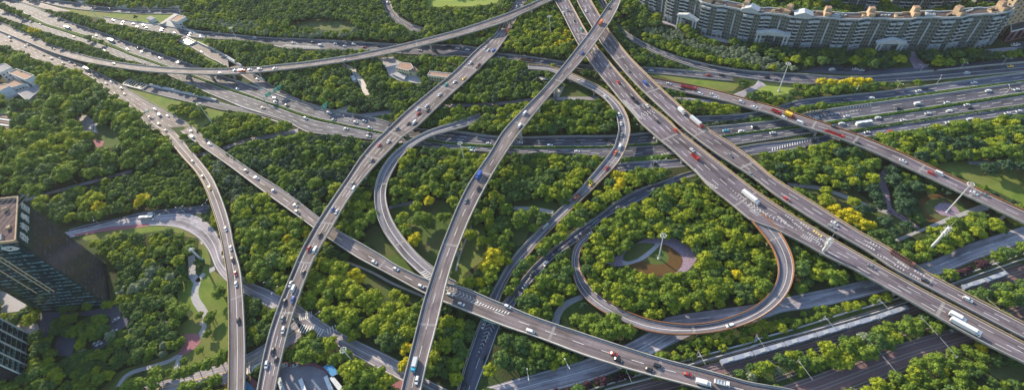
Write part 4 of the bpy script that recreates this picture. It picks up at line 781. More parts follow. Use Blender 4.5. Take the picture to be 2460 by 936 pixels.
# the largest in view become trees of their own, the rest one mass
pc = prj(CP[keep] + [0, 0, 4.0]); inview = (pc[:, 0] > -15) & (pc[:, 0] < 2475) & (pc[:, 1] > -10) & (pc[:, 1] < 950)
dist = np.linalg.norm(CP[keep] - CAMP, axis=1); size = np.where(inview, rr[keep] / dist, 0)
NIND = max(0, 290 - sum(1 for a in ISO if a[4] != 'ye'))
rank = np.argsort(-size); ind = set(rank[:NIND].tolist())
COLR = dict(dk='dark green', md='mid green', br='bright yellow green', ye='yellow', te='bluish green', si='silvery', pu='purple')
def tree(x, y, r, h, kind, label, group, colm=False):
    rz = float(rng.uniform(0, 6.28)); root = empty('yellow_tree' if kind == 'ye' else 'broadleaf_tree', (x, y, 0), rz)
    tag(root, label, 'tree', group)
    c = mk('crown', CROWN[kind][int(rng.integers(NV))], root, (0, 0, h - r * .72)); c.scale = (r, r, r * .95)
    t = mk('trunk', TRUNK, root); t.scale = (h, h, h)
    return root
for n_, k in enumerate(keep):
    if n_ in ind:
        kd = KINDS_[kk[k]]; w = (WOODS[wi[k]] if wi[k] >= 0 else DEFW)[5]
        tree(CP[k, 0], CP[k, 1], rr[k], hh[k], kd, '%s broadleaf tree in the %s' % (COLR[kd], w), '%s trees of the %s' % (COLR[kd], w))
for x, y, r, h, kd, lb in ISO: tree(x, y, r, h, kd, lb, lb.replace('tree', 'trees', 1))
# the remaining wood: one object, crowns and trunks instanced on points
src = bpy.data.collections.new('tree_kinds')
for i, k in enumerate(KINDS_):
    for v in range(NV):
        me = CROWN[k][v].copy(); b = bmesh.new(); b.from_mesh(me); n0 = len(b.faces); me.materials.append(M['trunk'])
        t = bmesh.new(); t.from_mesh(TRUNK); vm = [b.verts.new((q.co.x * 2, q.co.y * 2, q.co.z * 2 - 1.35)) for q in t.verts]
        for f in t.faces: nf = b.faces.new([vm[q.index] for q in f.verts]); nf.material_index = 1
        b.to_mesh(me); b.free(); t.free(); o = bpy.data.objects.new('kind_%02d' % (i * NV + v), me); src.objects.link(o)
rest = np.array([k for n_, k in enumerate(keep) if n_ not in ind]); pts = CP[rest].copy(); pts[:, 2] = hh[rest] - rr[rest] * .72
me = bpy.data.meshes.new('woodland'); me.from_pydata(pts.tolist(), [], [])
def attr(n, t, v): a = me.attributes.new(n, t, 'POINT'); a.data.foreach_set('value', v)
attr('size', 'FLOAT', rr[rest].astype(np.float32)); attr('turn', 'FLOAT', rng.uniform(0, 6.28, len(rest)).astype(np.float32)); attr('pick', 'INT', (kk[rest] * NV + rng.integers(0, NV, len(rest))).astype(np.int32))
wo = mk('woodland', me); tag(wo, 'continuous green woodland filling the ground between the roads', kind='stuff')
ng = bpy.data.node_groups.new('scatter_trees', 'GeometryNodeTree'); ng.interface.new_socket('Geometry', in_out='INPUT', socket_type='NodeSocketGeometry'); ng.interface.new_socket('Geometry', in_out='OUTPUT', socket_type='NodeSocketGeometry')
nn = ng.nodes; gi = nn.new('NodeGroupInput'); go = nn.new('NodeGroupOutput'); ip = nn.new('GeometryNodeInstanceOnPoints'); ci = nn.new('GeometryNodeCollectionInfo')
ci.inputs['Collection'].default_value = src; ci.inputs['Separate Children'].default_value = True; ci.inputs['Reset Children'].default_value = True
def na(n, t):
    q = nn.new('GeometryNodeInputNamedAttribute'); q.data_type = t; q.inputs['Name'].default_value = n; return q.outputs['Attribute']
ip.inputs['Pick Instance'].default_value = True
ng.links.new(gi.outputs[0], ip.inputs['Points']); ng.links.new(ci.outputs[0], ip.inputs['Instance']); ng.links.new(na('pick', 'INT'), ip.inputs['Instance Index'])
cx = nn.new('ShaderNodeCombineXYZ'); ng.links.new(na('turn', 'FLOAT'), cx.inputs[2]); er = nn.new('FunctionNodeEulerToRotation'); ng.links.new(cx.outputs[0], er.inputs[0]); ng.links.new(er.outputs[0], ip.inputs['Rotation'])
ng.links.new(na('size', 'FLOAT'), ip.inputs['Scale']); ng.links.new(ip.outputs[0], go.inputs[0])
wm = wo.modifiers.new('scatter', 'NODES'); wm.node_group = ng
# ------------------------------------------------------------------ buildings
def seg_frame(a, b):
    d = (b - a)[:2]; L = np.linalg.norm(d); return d / L, np.array([-d[1], d[0]]) / L, L
dm('apt_wall', (0.095, 0.11, 0.105), 0.85, col2=(0.15, 0.16, 0.15), nscale=0.4, detail=8)
dm('apt_white', (0.40, 0.43, 0.46), 0.8, col2=(0.26, 0.28, 0.31), nscale=0.7)
dm('apt_roof', (0.050, 0.045, 0.052), 0.9, col2=(0.10, 0.075, 0.07), nscale=0.4, detail=8)
dm('pavilion', (0.40, 0.31, 0.21), 0.85, col2=(0.27, 0.19, 0.14), nscale=0.6)
def wall_box(mb, p, t, n, u0, u1, v0, v1, z0, z1):
    """box on a wall: u along the wall, v outwards"""
    vs = [(p[0] + t[0]*u + n[0]*v, p[1] + t[1]*u + n[1]*v, z) for z in (z0, z1) for u, v in ((u0, v0), (u1, v0), (u1, v1), (u0, v1))]
    fs = [(3,2,1,0), (4,5,6,7), (0,1,5,4), (1,2,6,5), (2,3,7,6), (3,0,4,7)]
    if (t[0]*n[1] - t[1]*n[0]) * (u1-u0) * (v1-v0) < 0: fs = [f[::-1] for f in fs]
    mb.add(vs, fs)
def apartment(base, label, H, depth, bay=4.3, porticos=(), pav=True, group=None, skip=0):
    P = resample(catmull(base, 4), step=bay); n = len(P) - 1
    root = empty('apartment_building', tuple(P[n // 2])); org = Vector(P[n // 2]); tag(root, label, 'apartment building', group)
    def b_(mb, name, m, parent=None):
        o = mb.build(name, M[m], parent or root)
        if parent is None: o.location = -org
        return o
    T = np.gradient(P[:, :2], axis=0); T /= np.linalg.norm(T, axis=1)[:, None]; N = np.stack([T[:, 1], -T[:, 0]], -1)
    if (N[n//2] @ (-P[n//2, :2])) < 0: N = -N
    if pav:
        for i in range(len(P)):
            if (i // 4) % 2: P[i, :2] -= N[i] * 1.8
    B = P.copy(); B[:, :2] -= N * depth
    w = MB(); w.prism(np.vstack([P, B[::-1]]), 0, H); w.mi = 0; b_(w, 'wall', 'apt_wall')
    rf = MB(); u = np.array([0, 0, H + .05]); rf.strip(P * [1, 1, 0] + u, B * [1, 1, 0] + u); fix_up(rf); ro = b_(rf, 'roof', 'apt_roof')
    for Q, s in ((P, 1), (B, -1)):
        pp = MB()
        for i in range(n):
            t, nn_, L = seg_frame(Q[i], Q[i+1]); nn_ = nn_ if nn_ @ N[i] * s > 0 else -nn_
            wall_box(pp, Q[i], t, nn_, 0, L, -0.25, 0.25, H - 0.3, H + 1.0)
        b_(pp, 'parapet', 'apt_white', None)
    fl = int(H // 3); cor = MB()
    for i in range(n):
        t, nn_, L = seg_frame(P[i], P[i+1]); nn_ = nn_ if nn_ @ N[i] > 0 else -nn_; k = (i + skip) % 8
        if k in (0, 1, 3, 4):
            bm_ = MB(); wd = MB()
            for f in range(1, fl):
                z = f * 3.0
                enc = (i * 7 + f * 5) % 11 < 3
                if enc: wall_box(wd, P[i], t, nn_, .5, L - .5, 1.0, 1.3, z + .95, z + 2.7)
                wall_box(bm_, P[i], t, nn_, .35, L - .35, 0.02, 1.5, z - .12, z + .12); wall_box(bm_, P[i], t, nn_, .35, L - .35, 1.38, 1.5, z + .12, z + .95)
                wall_box(bm_, P[i], t, nn_, .35, .47, .02, 1.38, z + .12, z + .95); wall_box(bm_, P[i], t, nn_, L - .47, L - .35, .02, 1.38, z + .12, z + .95)
                wall_box(wd, P[i], t, nn_, .42, L - .42, 0.01, 0.10, z + .12, z + 2.86)  # door widened across the bay, its dark colour paints the shaded balcony interior
            if k in (0, 3) or pav: 
                for u_ in (.3, L - .7): wall_box(bm_, P[i], t, nn_, u_, u_ + .4, 0.02, 1.6, 0, 4.6)
                wall_box(bm_, P[i], t, nn_, .3, L - .3, 0.02, 1.7, 4.6, 5.4); wall_box(bm_, P[i], t, nn_, .25, L - .25, 0.02, 1.7, H - 2.4, H - 1.9)
            o = b_(bm_, 'balcony_stack', 'apt_white'); b_(wd, 'balcony_door_shade', 'window', o)
        elif k == 6:
            wn_ = MB()
            wall_box(cor, P[i], t, nn_, L*.38, L*.62, .02, .6, 5, H - 4)
            for f in range(1, fl): wall_box(wn_, P[i], t, nn_, .2, L*.24, .01, .08, f*3+.8, f*3+2.2); wall_box(wn_, P[i], t, nn_, L*.76, L-.2, .01, .08, f*3+.8, f*3+2.2)
            b_(wn_, 'window_column', 'window')
        else:
            wn_ = MB()
            for f in range(0, fl):
                wall_box(wn_, P[i], t, nn_, .6, 1.7, .01, .08, f*3+.8, f*3+2.3); wall_box(wn_, P[i], t, nn_, L-1.7, L-.6, .01, .08, f*3+.8, f*3+2.3)
            b_(wn_, 'window_column', 'window')
    b_(cor, 'pilaster', 'apt_white')
    if pav:
        for k in range(4, n - 2, 5):      # stepped roof walls
            t, nn_, L = seg_frame(P[k], P[k+1]); nn_ = nn_ if nn_ @ N[k] > 0 else -nn_; rz = math.atan2(t[1], t[0]); m_ = MB()
            for q, (v, sx, sy, hz) in enumerate(((1.8, 6.5, .45, 1.7), (3.6, .45, 3.6, 1.5), (6.9, 5.0, .45, 1.9), (5.2, 2.0, 2.0, 1.1))):
                e = P[k, :2] - nn_ * v + t * ((k * 7 + q * 3) % 5 - 2); m_.box(e[0], e[1], H + .06, sx, sy, hz * (.7 + .12 * (k % 4)), rz)
            b_(m_, 'roof_wall', 'pavilion' if k % 3 else 'apt_white')
        for f_ in (.375, .505):           # gabled white storeys on the roof
            i = int(f_ * n); t, nn_, L = seg_frame(P[i], P[i+1]); nn_ = nn_ if nn_ @ N[i] > 0 else -nn_; p = P[i, :2]; m_ = MB()
            wall_box(m_, p, t, nn_, -6, 6, -5, .3, H + .05, H + 2.6); l3 = lambda u, v, z: (*(p + t * u + nn_ * v), z)
            A3 = [l3(-6.8, .9, H + 2.6), l3(6.8, .9, H + 2.6), l3(0, .9, H + 5)]; B3 = [l3(-6.8, -6.5, H + 2.6), l3(6.8, -6.5, H + 2.6), l3(0, -6.5, H + 5)]
            m_.add(A3 + B3, [(0, 1, 2), (5, 4, 3), (0, 2, 5, 3), (2, 1, 4, 5), (1, 0, 3, 4)]); b_(m_, 'roof_gable', 'apt_white')
        i = 3
        while i < n - 1:
            t, nn_, L = seg_frame(P[i], P[i+1]); nn_ = nn_ if nn_ @ N[i] > 0 else -nn_; c = P[i, :2] - nn_ * depth * .5; rz = math.atan2(t[1], t[0])
            m_ = MB(); m_.box(c[0], c[1], H + .05, 4.6, 6.5, 3.2, rz); m_.box(c[0] - nn_[0]*1.5, c[1] - nn_[1]*1.5, H + 3.25, 4.0, 4.0, 2.6, rz)
            for sx in (-1, 1):
                q = c + t * sx * 5.2 - nn_ * 2.4; m_.box(q[0], q[1], H + .05, 4.4, .5, 1.6, rz)
            pv = b_(m_, 'roof_pavilion', 'pavilion')
            m_ = MB(); m_.box(c[0] - nn_[0]*1.5, c[1] - nn_[1]*1.5, H + 5.86, 3.0, 3.0, .2, rz); m_.box(c[0] + nn_[0]*2.4, c[1] + nn_[1]*2.4, H + 3.26, 4.2, 2.6, .15, rz); b_(m_, 'pavilion_roof', 'roof_brown', pv)
            for q in range(3):
                e = c + t * (8 + q * 2.5); m_ = MB(); m_.box(e[0], e[1], H + .06, 1.4, 1.0, .9, rz); b_(m_, 'air_conditioner', 'metal')
            i += 7
    for f, wd_, hh_ in porticos:
        i = int(f * n); t, nn_, L = seg_frame(P[i], P[i+1]); nn_ = nn_ if nn_ @ N[i] > 0 else -nn_; p = P[i, :2]
        def loc(u, v): return p + t * u + nn_ * v
        pm = MB(); w2 = wd_ / 2
        for s in (-1, 1):
            for q in (w2 - .8, w2 - 3.4):
                c = loc(s * q, 6.5); pm.cyl((*c, 0.3), (*c, hh_), .75, .62, 10); pm.box(c[0], c[1], 0, 2, 2, .5, math.atan2(t[1], t[0])); pm.box(c[0], c[1], hh_, 1.9, 1.9, .5, math.atan2(t[1], t[0]))
        po = b_(pm, 'portico_column', 'apt_white')
        pe = MB(); z = hh_ + .5
        wall_box(pe, p, t, nn_, -w2 - .4, w2 + .4, 3.9, 7.6, z, z + 1.6)
        A = [(*loc(-w2 - .8, 7.8), z + 1.3), (*loc(w2 + .8, 7.8), z + 1.3), (*loc(0, 7.8), z + 4.3)]; Bq = [(*loc(-w2 - .8, 3.8), z + 1.3), (*loc(w2 + .8, 3.8), z + 1.3), (*loc(0, 3.8), z + 4.3)]
        pe.add(A + Bq, [(0, 1, 2), (5, 4, 3), (0, 2, 5, 3), (2, 1, 4, 5), (1, 0, 3, 4)]); b_(pe, 'portico_pediment', 'apt_white')
    return P, N, H
APB = poly('X1535,16 X1575,38 X1625,60 X1680,80 X1735,94 X1790,105 X1850,113 X1910,119 X1980,123 X2060,125 X2140,125 X2220,123 X2300,119 X2350,113 X2385,104')
apartment(APB, 'long curved apartment block with rows of white balconies and columned porticoes', 27.5, 9, porticos=((0.215, 19, 12), (0.455, 24, 13), (0.73, 19, 11)))
for s, lb in (('d262,14 d500,46 d700,66 d880,84', 'rear apartment slab behind the left half of the curved block'), ('d980,82 d1200,90 d1440,78', 'rear apartment slab behind the middle of the curved block'), ('d1560,62 d1700,58 d1850,45', 'rear apartment slab behind the right end of the curved block')):
    apartment(poly(s), lb, 30, 11, pav=False, skip=2)
# pediment storeys on the roof of the curved block
def block(name, s, z0, z1, walls, roof, label, cat, windows=None, par=None, flat=True, group=None):
    """building whose roof outline was traced at height z1"""
    P = poly(s, z1); c = P.mean(0); root = empty(name, (c[0], c[1], 0)); tag(root, label, cat, group); org = Vector((c[0], c[1], 0))
    w = MB(); w.prism(P, z0, z1); o = w.build('wall', M[walls], root); o.location = -org
    r = MB(); r.sheet([(p[0], p[1], z1 + .04) for p in P]); o = r.build('roof', M[roof], root); o.location = -org
    if par:
        pm = MB()
        for i in range(len(P)):
            a, b = P[i], P[(i+1) % len(P)]; t, n_, L = seg_frame(a, b); wall_box(pm, a, t, n_, -.1, L + .1, -.18, .18, z1 - .2, z1 + par)
        o = pm.build('parapet', M['white_wall'], root); o.location = -org
    if windows:
        wm_ = MB(); cc = c[:2]
        for i in range(len(P)):
            a, b = P[i], P[(i+1) % len(P)]; t, n_, L = seg_frame(a, b)
            if n_ @ ((a + b)[:2] / 2 - cc) < 0: n_ = -n_
            k = int(L // windows[0]); 
            for q in range(k):
                u = (q + .5) * L / k
                z = z0 + 1.0
                while z + 1.6 < z1:
                    wall_box(wm_, a, t, n_, u - windows[1] / 2, u + windows[1] / 2, .01, .07, z, z + windows[2]); z += 3.2
        if wm_.v: o = wm_.build('window', M['window'], root); o.location = -org
    return root, org, P
block('stone_building', 'X2436,-20,36 X2452,-12,36 X2520,-30,36 X2500,-60,36', 0, 36, 'pavilion', 'roof_brown', 'sunlit cream building cut by the top right corner', 'building', (4.2, 1.4, 1.5), .8)
block('low_shop_building', 'X2429,77,9 X2500,60,9 X2490,20,9 X2425,40,9', 0, 9, 'brick_red', 'apt_roof', 'low brick building with pale window bays at the right edge', 'building', (6, 3.6, 5.5), .8)
# --- white school like building at the left edge
block('white_building', 'U110,236,12 U210,190,12 U432,273,12 U325,326,12', 0, 12, 'white_wall', 'roof_brown', 'white building with brown flat roof at the left edge', 'building', (3.2, 1.8, 1.5), .9)
def ramp_roof(s, name, m, label, cat, zb=0.0):
    P = poly(s); c = P.mean(0); root = empty(name, (c[0], c[1], 0)); tag(root, label, cat); org = Vector((c[0], c[1], 0)); mb = MB()
    n = len(P); mb.add([tuple(p) for p in P] + [(p[0], p[1], zb - .01) for p in P], [tuple(range(n))] + [(i, (i+1) % n, n + (i+1) % n, n + i) for i in range(n)]); fix_up(mb)
    bm = bmesh.new(); o = mb.build('sloped_wall', M[m], root); bm.from_mesh(o.data); bmesh.ops.recalc_face_normals(bm, faces=bm.faces); bm.to_mesh(o.data); bm.free(); o.location = -org; return root, org
r_, o_ = ramp_roof('U436,275,12 U545,395,2 U475,440,2 U330,328,12', 'white_wing', 'white_wall', 'white sloping wing on the right side of the white building', 'building')
block('white_building', 'U-40,150,11 U60,120,11 U148,170,11 U-10,240,11', 0, 11, 'white_wall', 'roof_grey', 'white building with grey roof cut by the left edge', 'building', (3.0, 1.6, 1.5), .6)
block('white_building', 'U75,378,9 U210,310,9 U275,350,9 U385,410,6 U300,405,6 U150,410,9', 0, 8.5, 'white_wall', 'roof_brown', 'low white building with rows of square windows at the left edge', 'building', (2.4, 1.5, 1.4), .3)
block('white_building', 'U-30,390,9 U70,375,9 U125,400,9 U0,460,9', 0, 9, 'white_wall', 'roof_brown', 'small white building with brown roof at the very left edge', 'building', None, .5)
ramp_roof('U-10,470,9 U125,402,9 U228,492,1.5 U75,562,1.5', 'white_wing', 'white_wall', 'white sloping wing below the small white building', 'building')
block('dark_hall', 'U225,490,5 U400,405,5 U505,445,5 U345,585,5', 0, 5, 'concrete', 'roof_grey', 'low dark flat roofed hall in front of the white building', 'building', None, .4)
block('garden_hall', 'U-20,680,4 U240,655,4 U190,700,4 U100,740,4 U-20,750,4', 0, 4, 'concrete', 'pitch', 'low hall with a yellow green planted roof', 'building')
wr = empty('wavy_roof_hall', tuple(unp(10, 288, 0))); tag(wr, 'low hall with a rippled pink and white roof at the left edge', 'building')
for k in range(5):
    a = unp(-6, 278 + k * 6.5, 4); b = unp(30 - (2 - k) ** 2 * 1.5, 283 + k * 6.5, 4); t, n_, L = seg_frame(a, b); m_ = MB(); wall_box(m_, a, t, n_, 0, L, -.8, .8, 0, 4); wall_box(m_, a, t, n_, 0, L, .9, 2.2, 0, 3.2)
    o = m_.build('roof_wave', M['white_wall' if k % 2 else 'roof_brown'], wr); o.location = -Vector(wr.location)
# --- small houses north of the highway
block('tiled_house', 'b1025,475,6 b1062,440,6 b1132,447,6 b1150,478,6 b1112,497,6', 0, 6, 'cream_wall', 'roof_brown', 'small cream house with brown tiled roof beside the pale courtyard', 'house', (2.6, 1.2, 1.4), .25)
block('garden_house', 'b1122,478,4 b1160,472,4 b1182,492,4 b1165,512,4 b1120,502,4', 0, 4, 'cream_wall', 'roof_brown', 'low annex on the right of the tiled house', 'house')
block('yellow_building', 'b1250,530,7.5 b1268,503,7.5 b1422,520,7.5 b1405,548,7.5', 0, 7.5, 'cream_wall', 'roof_brown', 'long yellow two storey building beside the broad viaduct', 'building', (2.6, 1.6, 1.5), .5)
block('white_hut', 'b706,533,2.6 b732,530,2.6 b748,560,2.6 b722,566,2.6', 0, 2.6, 'white_wall', 'white_wall', 'white box hut beside the curved footpath', 'hut')
block('courtyard_wall', 'b1000,520,2 b1040,505,2 b1100,530,2 b1085,560,2', 0, 2, 'white_wall', 'paving', 'low white terrace in the courtyard below the tiled house', 'terrace')
block('blue_cabin', 'e135,462,3 e150,455,3 e162,465,3 e160,485,3 e140,488,3', 0, 3, 'blue_roof', 'blue_roof', 'small blue cabin beside the service road at the left', 'cabin')
block('ventilation_hall', 'B577,282,9 B690,212,9 B800,242,9 B672,312,9', 0, 9, 'white_wall', 'roof_brown', 'white flat roofed hall at the tunnel mouth near the top', 'building', (3, 1.8, 1.6), .5)
block('concrete_ramp_wall', 'B425,335,3 B640,190,3 B690,205,3 B470,340,3', 0, 3, 'concrete', 'concrete', 'long grey concrete wall slab beside the white hall', 'wall')
ramp_roof('B400,345,1 B570,285,4 B720,345,4 B670,392,1', 'concrete_wedge', 'pale_concrete', 'pale triangular concrete slab in front of the white hall', 'structure')
block('white_kiosk', 'B240,255,4 B300,225,4 B372,252,4 B300,285,4', 0, 4, 'white_wall', 'roof_grey', 'small white kiosk on the lawn below the pale retaining wall', 'kiosk')
# --- glass tower with rooftop lettering
dm('tower_side', (0.018, 0.018, 0.026), 0.25, col2=(0.035, 0.032, 0.045), nscale=1.2, spec=0.5)
dm('tower_glass', (0.006, 0.022, 0.034), 0.12, spec=0.7)
dm('tower_strip', (0.05, 0.13, 0.16), 0.3, col2=(0.13, 0.25, 0.28), nscale=0.25)
dm('side_strip', (0.045, 0.05, 0.07), 0.25, col2=(0.085, 0.09, 0.12), nscale=0.2)
dm('gold_strip', (0.55, 0.42, 0.28), 0.5)
dm('tower_roof', (0.07, 0.048, 0.055), 0.9, col2=(0.13, 0.09, 0.09), nscale=0.5, detail=9)
HT = 69.0
C1, C2 = unp(37, 577, HT), unp(43, 472, HT); C1[2] = C2[2] = 0
t12, n12, L12 = seg_frame(C1, C2); n12 = n12 if n12 @ np.array([1.0, -.3]) > 0 else -n12
_d = (unp(102, 734) - unp(267, 718))[:2]; LF = float(np.linalg.norm(_d)); tF = _d / LF; nF = np.array([-tF[1], tF[0]]); nF = nF if nF[1] < 0 else -nF
tw = empty('office_tower', tuple(C1)); tag(tw, 'dark glass office tower with white rooftop lettering at the left edge', 'office tower'); torg = Vector(C1)
def tb(mb, name, m, parent=None):
    o = mb.build(name, M[m], parent or tw)
    if parent is None: o.location = -torg
    return o
foot = np.array([C1[:2], C2[:2], C2[:2] + tF * LF, C1[:2] + tF * LF])
m_ = MB(); m_.prism(foot, 0, HT - 1.5); tb(m_, 'wall', 'tower_side')
m_ = MB(); m_.sheet([(p[0], p[1], HT - 1.45) for p in foot]); tb(m_, 'roof', 'tower_roof')
m_ = MB()
for a, b in ((0, 1), (1, 2), (2, 3), (3, 0)):
    A_, B_ = np.append(foot[a], 0), np.append(foot[b], 0); t, n_, L = seg_frame(A_, B_); wall_box(m_, A_, t, n_, -.3, L + .3, -.3, .3, HT - 1.5, HT + .3)
tb(m_, 'parapet', 'pavilion')
m_ = MB(); wall_box(m_, C1, tF, nF, .15, LF - .15, .02, .5, 3, HT - 2); tb(m_, 'curtain_wall', 'tower_glass')
m_ = MB(); g_ = np.random.default_rng(3)
for f in range(1, 21):
    z = f * 3.3
    k = 0.6
    while k < LF - 6:
        w_ = g_.uniform(.8, 3.2)
        if g_.uniform() < .72: wall_box(m_, C1, tF, nF, k, k + w_, .51, .58, z, z + g_.uniform(.35, 1.3))
        k += w_ + g_.uniform(.2, 1.2)
tb(m_, 'blind', 'tower_strip')['kind'] = 'stuff'
m_ = MB()
for u in (18, 21, 29): wall_box(m_, C1, tF, nF, u, u + .4, .5, .9, 22, 58)
tb(m_, 'gold_fin', 'gold_strip')
m_ = MB()
for f in range(1, 21):
    for k in range(int(L12 / 1.5)):
        if g_.uniform() < .42: wall_box(m_, C1, t12, n12, k * 1.5 + .35, k * 1.5 + 1.1, .02, .1, f * 3.3, f * 3.3 + 1.6)
tb(m_, 'window', 'side_strip')['kind'] = 'stuff'
m_ = MB(); wall_box(m_, C1, t12, n12, -.2, L12 + .2, .02, .35, HT - 9.5, HT - .2); tb(m_, 'sign_band', 'tower_glass')
for k, ch in enumerate('绿地集团'):
    cu = bpy.data.curves.new('rooftop_letter', 'FONT'); cu.body = ch; cu.size = 6.0; cu.extrude = .15; cu.align_x = 'CENTER'; cu.align_y = 'CENTER'; cu.materials.append(M['white_metal'])
    o = bpy.data.objects.new('letter_curve', cu); COL.objects.link(o); me_ = bpy.data.meshes.new_from_object(o.evaluated_get(bpy.context.evaluated_depsgraph_get())); bpy.data.objects.remove(o)
    o = mk('rooftop_letter', me_, tw)
    u = L12 * (.16 + .225 * k); pos = Vector((C1[0] + t12[0]*u + n12[0]*.6, C1[1] + t12[1]*u + n12[1]*.6, HT - 4.9)) - torg
    X_, Y_, Z_ = Vector((t12[0], t12[1], 0)), Vector((0, 0, 1)), Vector((n12[0], n12[1], 0))
    if X_.cross(Y_).dot(Z_) < 0: X_ = -X_
    o.matrix_local = Matrix(((X_.x, Y_.x, Z_.x, pos.x), (X_.y, Y_.y, Z_.y, pos.y), (X_.z, Y_.z, Z_.z, pos.z), (0, 0, 0, 1)))
m_ = MB(); z = HT - 5.2   # pale hexagonal emblem on the front
for u0, u1, za, zb in ((2.0, 12.0, 0, 0),):
    P_ = [(u0, z), (u0 + 2.5, z + 2), (u1 - 1.5, z + 2), (u1, z + .3), (u1 - 2.5, z - 2), (u0 + 2, z - 1.6)]
    m_.add([(C1[0] + tF[0]*u + nF[0]*.75, C1[1] + tF[1]*u + nF[1]*.75, q) for u, q in P_], [(5, 4, 3, 2, 1, 0), ])
tb(m_, 'emblem', 'white_metal')
m_ = MB(); P_ = [(5.5, z + .5), (7.3, z - .8), (9.2, z + .6), (8.4, z + .9), (7.3, z + .1), (6.2, z + .9)]
m_.add([(C1[0] + tF[0]*u + nF[0]*.8, C1[1] + tF[1]*u + nF[1]*.8, q) for u, q in P_], [(5, 4, 3, 2, 1, 0)]); tb(m_, 'emblem_mark', 'tower_glass')
for k in range(16):
    m_ = MB(); u, v = g_.uniform(4, LF - 6), g_.uniform(3, L12 - 5); c = C1[:2] + tF * u + t12 * v; m_.box(c[0], c[1], HT - 1.4, g_.uniform(1, 5), g_.uniform(1, 3), g_.uniform(.6, 2.4), math.atan2(t12[1], t12[0])); tb(m_, 'roof_unit', ('metal', 'roof_grey', 'pavilion')[k % 3])
for k in range(9):
    m_ = MB(); c = C1[:2] + tF * (3 + k * 3.3) + t12 * (L12 * .5); m_.box(c[0], c[1], HT + .9, .14, L12 * .85, .16, math.atan2(tF[1], tF[0])); tb(m_, 'roof_beam', 'roof_grey')
m_ = MB()
for f in range(1, 21): wall_box(m_, C1, tF, nF, .2, LF - .2, .5, .55, f * 3.3 - .25, f * 3.3 - .05)
tb(m_, 'floor_line', 'side_strip')
# --- second glass building with white fins
K1, K2 = unp(75, 818, 0), unp(66, 903, 0); tK, nK, LK = seg_frame(K1, K2); nK = nK if nK[0] > 0 else -nK
K1 = K1 - np.append(tK * 4, 0); LK += 6
fb = empty('finned_glass_building', tuple(K1)); tag(fb, 'dark glass building with white vertical fins in the lower left corner', 'office building'); forg = Vector(K1)
ft = np.array([K1[:2], K1[:2] + tK * LK, K1[:2] + tK * LK - nK * 40, K1[:2] - nK * 40])
for nm, mm, fn in (('wall', 'tower_side', lambda m: m.prism(ft, 0, 46)), ('curtain_wall', 'tower_glass', lambda m: wall_box(m, K1, tK, nK, .2, LK - .2, .02, .4, 1, 45)),
    ('fin', 'white_metal', lambda m: [wall_box(m, K1, tK, nK, u - .3, u + .3, .4, 1.0, .5, 46) for u in np.linspace(.6, LK - .6, 5)]),
    ('blind', 'tower_strip', lambda m: [wall_box(m, K1, tK, nK, u, u + 1.3, .41, .48, f * 3.4, f * 3.4 + 1.2) for f in range(1, 13) for u in np.arange(1.2, LK - 2, 2.1) if g_.uniform() < .45]),
    ('floor_band', 'metal', lambda m: [wall_box(m, K1, tK, nK, .2, LK - .2, .4, .47, f * 3.4 - .3, f * 3.4 - .15) for f in range(1, 13)])):
    m_ = MB(); fn(m_); o = m_.build(nm, M[mm], fb); o.location = -forg
# ------------------------------------------------------------------ tunnel mouths, retaining wall, barriers
def portal(corners, nb, label):
    P = poly(corners, 0.1); c = P.mean(0); root = empty('tunnel_portal', tuple(c)); tag(root, label, 'tunnel portal'); org = Vector(c)
    m_ = MB(); m_.sheet(P * [1, 1, 0] + [0, 0, .08]); o = m_.build('pit_shade_sheet', M['pit_shade'], root); o.location = -org  # flat dark sheet at ground level, painted shade instead of real depth
    m_ = MB()
    for i in range(4):
        a, b = P[i], P[(i+1) % 4]; t, n_, L = seg_frame(a, b); wall_box(m_, a, t, n_, -.5, L + .5, -.6, .6, 0, 1.5)
    o = m_.build('frame', M['pale_concrete'], root); o.location = -org
    for k in range(1, nb + 1):
        q = k / (nb + 1); a = P[0] * (1-q) + P[3] * q; b = P[1] * (1-q) + P[2] * q; t, n_, L = seg_frame(a, b); m_ = MB(); wall_box(m_, a, t, n_, 0, L, -.45, .45, .9, 1.45); o = m_.build('beam', M['pale_concrete'], root); o.location = -org
portal('B692,578 B808,525 B950,600 B840,650', 4, 'white framed tunnel mouth with beams near the top') 
portal('a866,600 a914,562 a1045,602 a1002,634', 6, 'white framed tunnel mouth with beams left of the centre')
portal('A1060,5 A1180,-15 A1260,15 A1150,48', 4, 'striped tunnel mouth at the top left')
def ribbon_wall(low, high, z, label, m='pale_concrete'):
    A = resample(catmull(poly(low, 0), 4), n=40); B = resample(catmull(poly(high, z), 4), n=40); c = A[20]; mb = MB(); mb.strip(A, B); fix_up(mb)
    C = B.copy(); C[:, :2] += (B - A)[:, :2] * .12 / (np.linalg.norm((B - A)[:, :2], axis=1)[:, None] + .01) + [0, 1.0]; D_ = C.copy(); D_[:, 2] = 0; mb.strip(B, C); mb.strip(C, D_)
    tag(mb.build('retaining_wall', M[m]), label, 'wall')
ribbon_wall('A1360,10 A1640,105 A1814,112 B380,120 B785,128', 'A1390,-10 A1660,62 A1814,68 B380,78 B770,88', 3.5, 'pale sloping retaining wall above the top left road')
ribbon_wall('C250,8 C500,138 C640,232 C780,316', 'C265,-5 C510,128 C650,222 C790,306', 1.6, 'thin white wall along the upper sunken road', 'white_wall')
ribbon_wall('B960,604 B1300,765 B1580,940', 'B960,590 B1300,748 B1590,922', 2.0, 'white wall at the start of the upper sunken road', 'white_wall')
ribbon_wall('a1045,604 a1300,660 a1520,712', 'a1050,592 a1300,646 a1520,702', 2.0, 'white wall along the lower sunken road', 'white_wall')
